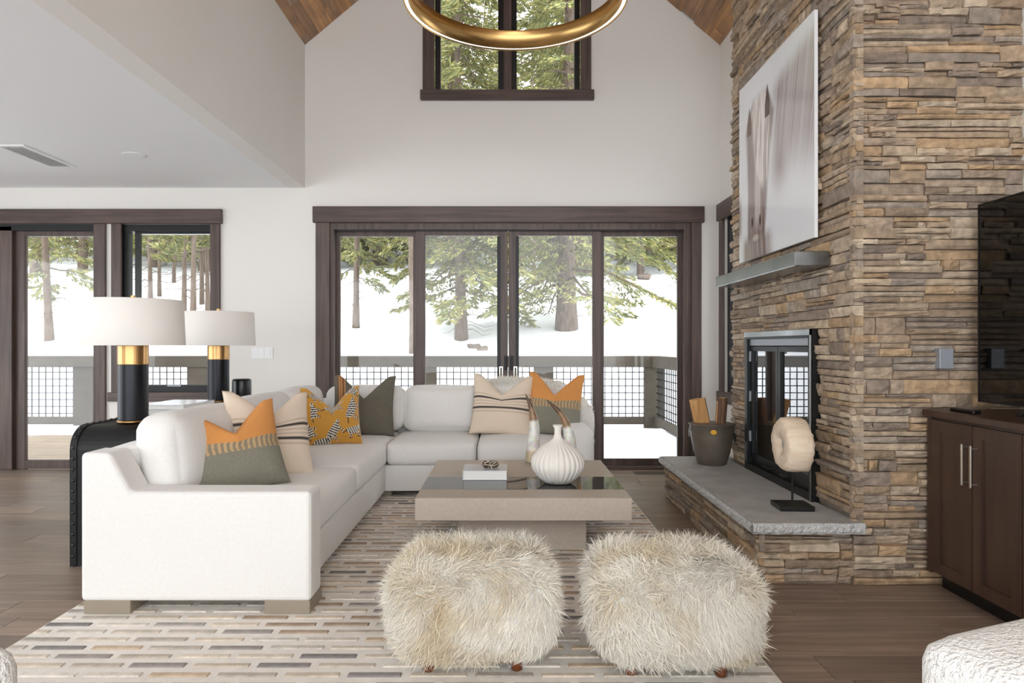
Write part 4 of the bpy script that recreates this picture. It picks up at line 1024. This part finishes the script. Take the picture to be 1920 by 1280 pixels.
# ---- trees
def tree_mesh(seed, H, r0, start, spread, nb, blades, kind):
    """returns trunk (v,f) and foliage arrays for a conifer of height H standing at the origin"""
    rg = random.Random(seed); npg = np.random.RandomState(seed)
    pts = []; lx, ly = rg.uniform(-.02, .02), rg.uniform(-.02, .02)
    for i in range(14): t = i/13; pts.append((lx*H*t+.04*math.sin(4*t+seed), ly*H*t+.04*math.cos(3*t), H*t-.3*(i == 0)))
    rad = [r0*(1.35 if i == 0 else 1)*(1-i/13*.93) for i in range(14)]
    parts = [tube(pts, rad, 10)]; B = []
    for k in range(nb):
        t = start+(1-start)*(k+rg.random())/nb; z = H*t; a = k*2.39996+rg.uniform(-.4, .4)
        L_ = spread*((1-t)/(1-start))**(.75 if kind == 'spruce' else .5)*rg.uniform(.6, 1.1)+.12
        dz0 = -.15 if kind == 'spruce' else .25; P = []
        for i in range(6):
            s = i/5; P.append(Vector((math.cos(a)*L_*s+pts[0][0], math.sin(a)*L_*s, z+L_*(dz0*s-(.22*s*s if kind == 'spruce' else -.1*s*s))+L_*.04*rg.uniform(-1, 1))))
        parts.append(tube(P, [max(.006, .018*L_*(1-i/5.5)) for i in range(6)], 4, False)); B.append((P, L_, t))
    # bare dead twigs on the lower trunk
    for k in range(int(10+start*26)):
        z = H*start*rg.uniform(.25, 1.05); a = rg.uniform(0, 2*PI); L_ = rg.uniform(.3, .9)*min(1, spread)
        parts.append(tube([(math.cos(a)*L_*s, math.sin(a)*L_*s, z-.18*L_*s+.06*math.sin(s*7+k)) for s in (0, .35, .7, 1)], [.011, .008, .006, .003], 3, False))
    vs_ = []; cs = []; per = max(6, blades//nb)
    tot = sum(b[1] for b in B)
    for P, L_, t in B:
        n = int(blades*L_/tot)
        for _ in range(n):
            s = rg.uniform(.22 if kind == 'spruce' else .5, 1.03); q = s*5; k = min(int(q), 4); p = P[k].lerp(P[k+1], q-k); d = (P[k+1]-P[k]).normalized()
            sd = d.cross(Vector((0, 0, 1))).normalized()*rg.choice((-1, 1)); off = rg.random()**1.2*(.30*L_*(1.15-s)+.08)
            dirv = (d*.7+sd*rg.uniform(.3, 1.1)+Vector((0, 0, rg.uniform(-.5, .25) if kind == 'spruce' else rg.uniform(-.3, .7)))).normalized()
            p = p+sd*off+d*off*.6+Vector((0, 0, -.12*off+rg.uniform(-.03, .03))); ln = rg.uniform(.09, .2)*(1 if kind == 'spruce' else 1.15); wd = rg.uniform(.014, .03)
            nn = dirv.cross(Vector((rg.uniform(-1, 1), rg.uniform(-1, 1), rg.uniform(-1, 1)))).normalized()*wd
            vs_ += [tuple(p-nn*.4), tuple(p+dirv*ln*.55-nn), tuple(p+dirv*ln), tuple(p+dirv*ln*.5+nn)]
            k_ = rg.uniform(.7, 1.25); c = lin((148,144,88)) if rg.random() < .55 else lin((116,122,80)); cs += [tuple(x*k_ for x in c)]*4
    F = [(4*i, 4*i+1, 4*i+2, 4*i+3) for i in range(len(vs_)//4)]
    return merge(*parts), (vs_, F, cs)
PROTO = {}
def make_proto(key, *a):
    tr, fo = tree_mesh(*a); t = mk('trunk', tr, M['treebark'], None, True); f = mk('foliage', (fo[0], fo[1]), M['needle'], None, False, fo[2]); f['kind'] = 'stuff'
    PROTO[key] = [t, f, False]
def plant(key, label, x, y, s=1.0, rz=0, group=None, lean_=0):
    e = thing('conifer_tree', label, 'tree', (x, y, hz(x, y)-.03), rz, group, local=True); e.scale = (s, s, s); e.rotation_euler = (0, lean_, rz)
    t, f, used = PROTO[key]
    for o in (t, f):
        if used: o = o.copy(); COL.objects.link(o)
        o.parent = e
    PROTO[key][2] = True
    return e
make_proto('spruce_big', 5, 15, .23, .07, 2.7, 160, 40000, 'spruce')
make_proto('spruce', 6, 13, .13, .07, 1.9, 130, 30000, 'spruce')
make_proto('pine', 8, 13, .11, .25, 1.5, 80, 14000, 'pine')
make_proto('lodgepole', 9, 15, .06, .10, 1.0, 80, 15000, 'pine')
make_proto('sparse', 12, 9, .075, .12, .9, 44, 5500, 'spruce')
make_proto('forest', 14, 16, .16, .05, 2.3, 110, 15000, 'spruce')
def ppx(px, Y): return (px-CX)*Y/FPX
plant('spruce_big', 'large spruce with a thick trunk right of the door handles', ppx(1066, 16.5), 16.5, 1.0, .4)
plant('spruce', 'spruce with a dark trunk seen through the left sliding panel', ppx(868, 15.6), 15.6, 1.0, 2.0)
plant('sparse', 'slim sparse tree alone on the open snow', ppx(671, 16.6), 16.6, 1.05, 1.0)
plant('pine', 'pine whose branches reach in front of the door stile', ppx(778, 13.9), 13.9, .8, 1.2)
plant('sparse', 'leaning thin tree seen through the left glass door', ppx(96, 15.6), 15.6, 1.15, 2.6, None, .07)
plant('pine', 'bushy pine at the edge of the left glass door', ppx(10, 14.5), 14.5, .9, .7)
for i, (px, Y, s) in enumerate(((280, 19, 1), (300, 22, .9), (348, 17.5, 1), (362, 16.5, 1.1), (376, 20, 1), (388, 18.5, .95), (262, 24, 1), (328, 26, 1), (404, 23, 1), (232, 21, 1))):
    plant('lodgepole', 'slender straight pine in the stand behind the small window', ppx(px, Y), Y, s, i*1.3, 'pines behind the small window')
plant('lodgepole', 'bare pale trunk at the edge of the right sliding panel', ppx(1276, 17.5), 17.5, 1.1, .5)
plant('spruce', 'spruce on the upper slope above a small rock', ppx(1203, 27.5), 27.5, 1.0, .9)
plant('lodgepole', 'thin trunk standing left of the large spruce', ppx(1001, 24), 24, 1.0, .3)
plant('spruce', 'spruce close behind the large spruce', ppx(1052, 26), 26, 1.0, 2.3)
rf = random.Random(77)
spots = []
for Y in (29, 32, 36, 41, 47, 54):
    x = -.50*Y*1.25-2
    while x < .42*Y*1.2+2:
        q = (x+rf.uniform(-.8, .8), Y+rf.uniform(-1.3, 1.3))
        if all((q[0]-p[0])**2+(q[1]-p[1])**2 > 5.3 for p in spots): spots.append(q)
        x += rf.uniform(2.0, 3.2)+(Y-29)*.05
for x, y in spots:
    plant(rf.choice(('forest', 'forest', 'spruce', 'spruce_big', 'pine')), 'tall conifer in the dense forest up the snowy slope', x, y, rf.uniform(.95, 1.3), rf.uniform(0, 6.28), 'forest trees up the slope')
def rock(x, y, r, label):
    v, f = rbox(-r, r, -r*.8, r*.8, -r*.4, r*.7, r*.5, 6, wob=r*.5, seed=x)
    o = tag(mk('rock', (v, f), M['rock'], None, True), label, 'rock', 'rocks in the snow'); o.location = (x, y, hz(x, y))
rock(ppx(1206, 26), 26, .25, 'dark rock in the snow below the upper slope spruce'); rock(ppx(890, 15), 14.9, .14, 'rock at the foot of the spruce behind the left sliding panel'); rock(ppx(905, 14.6), 14.6, .12, 'smaller rock lying downhill of another rock near a spruce')
for o in bpy.data.objects:
    if o.type == 'MESH' and len(o.users_collection) == 0: COL.objects.link(o)
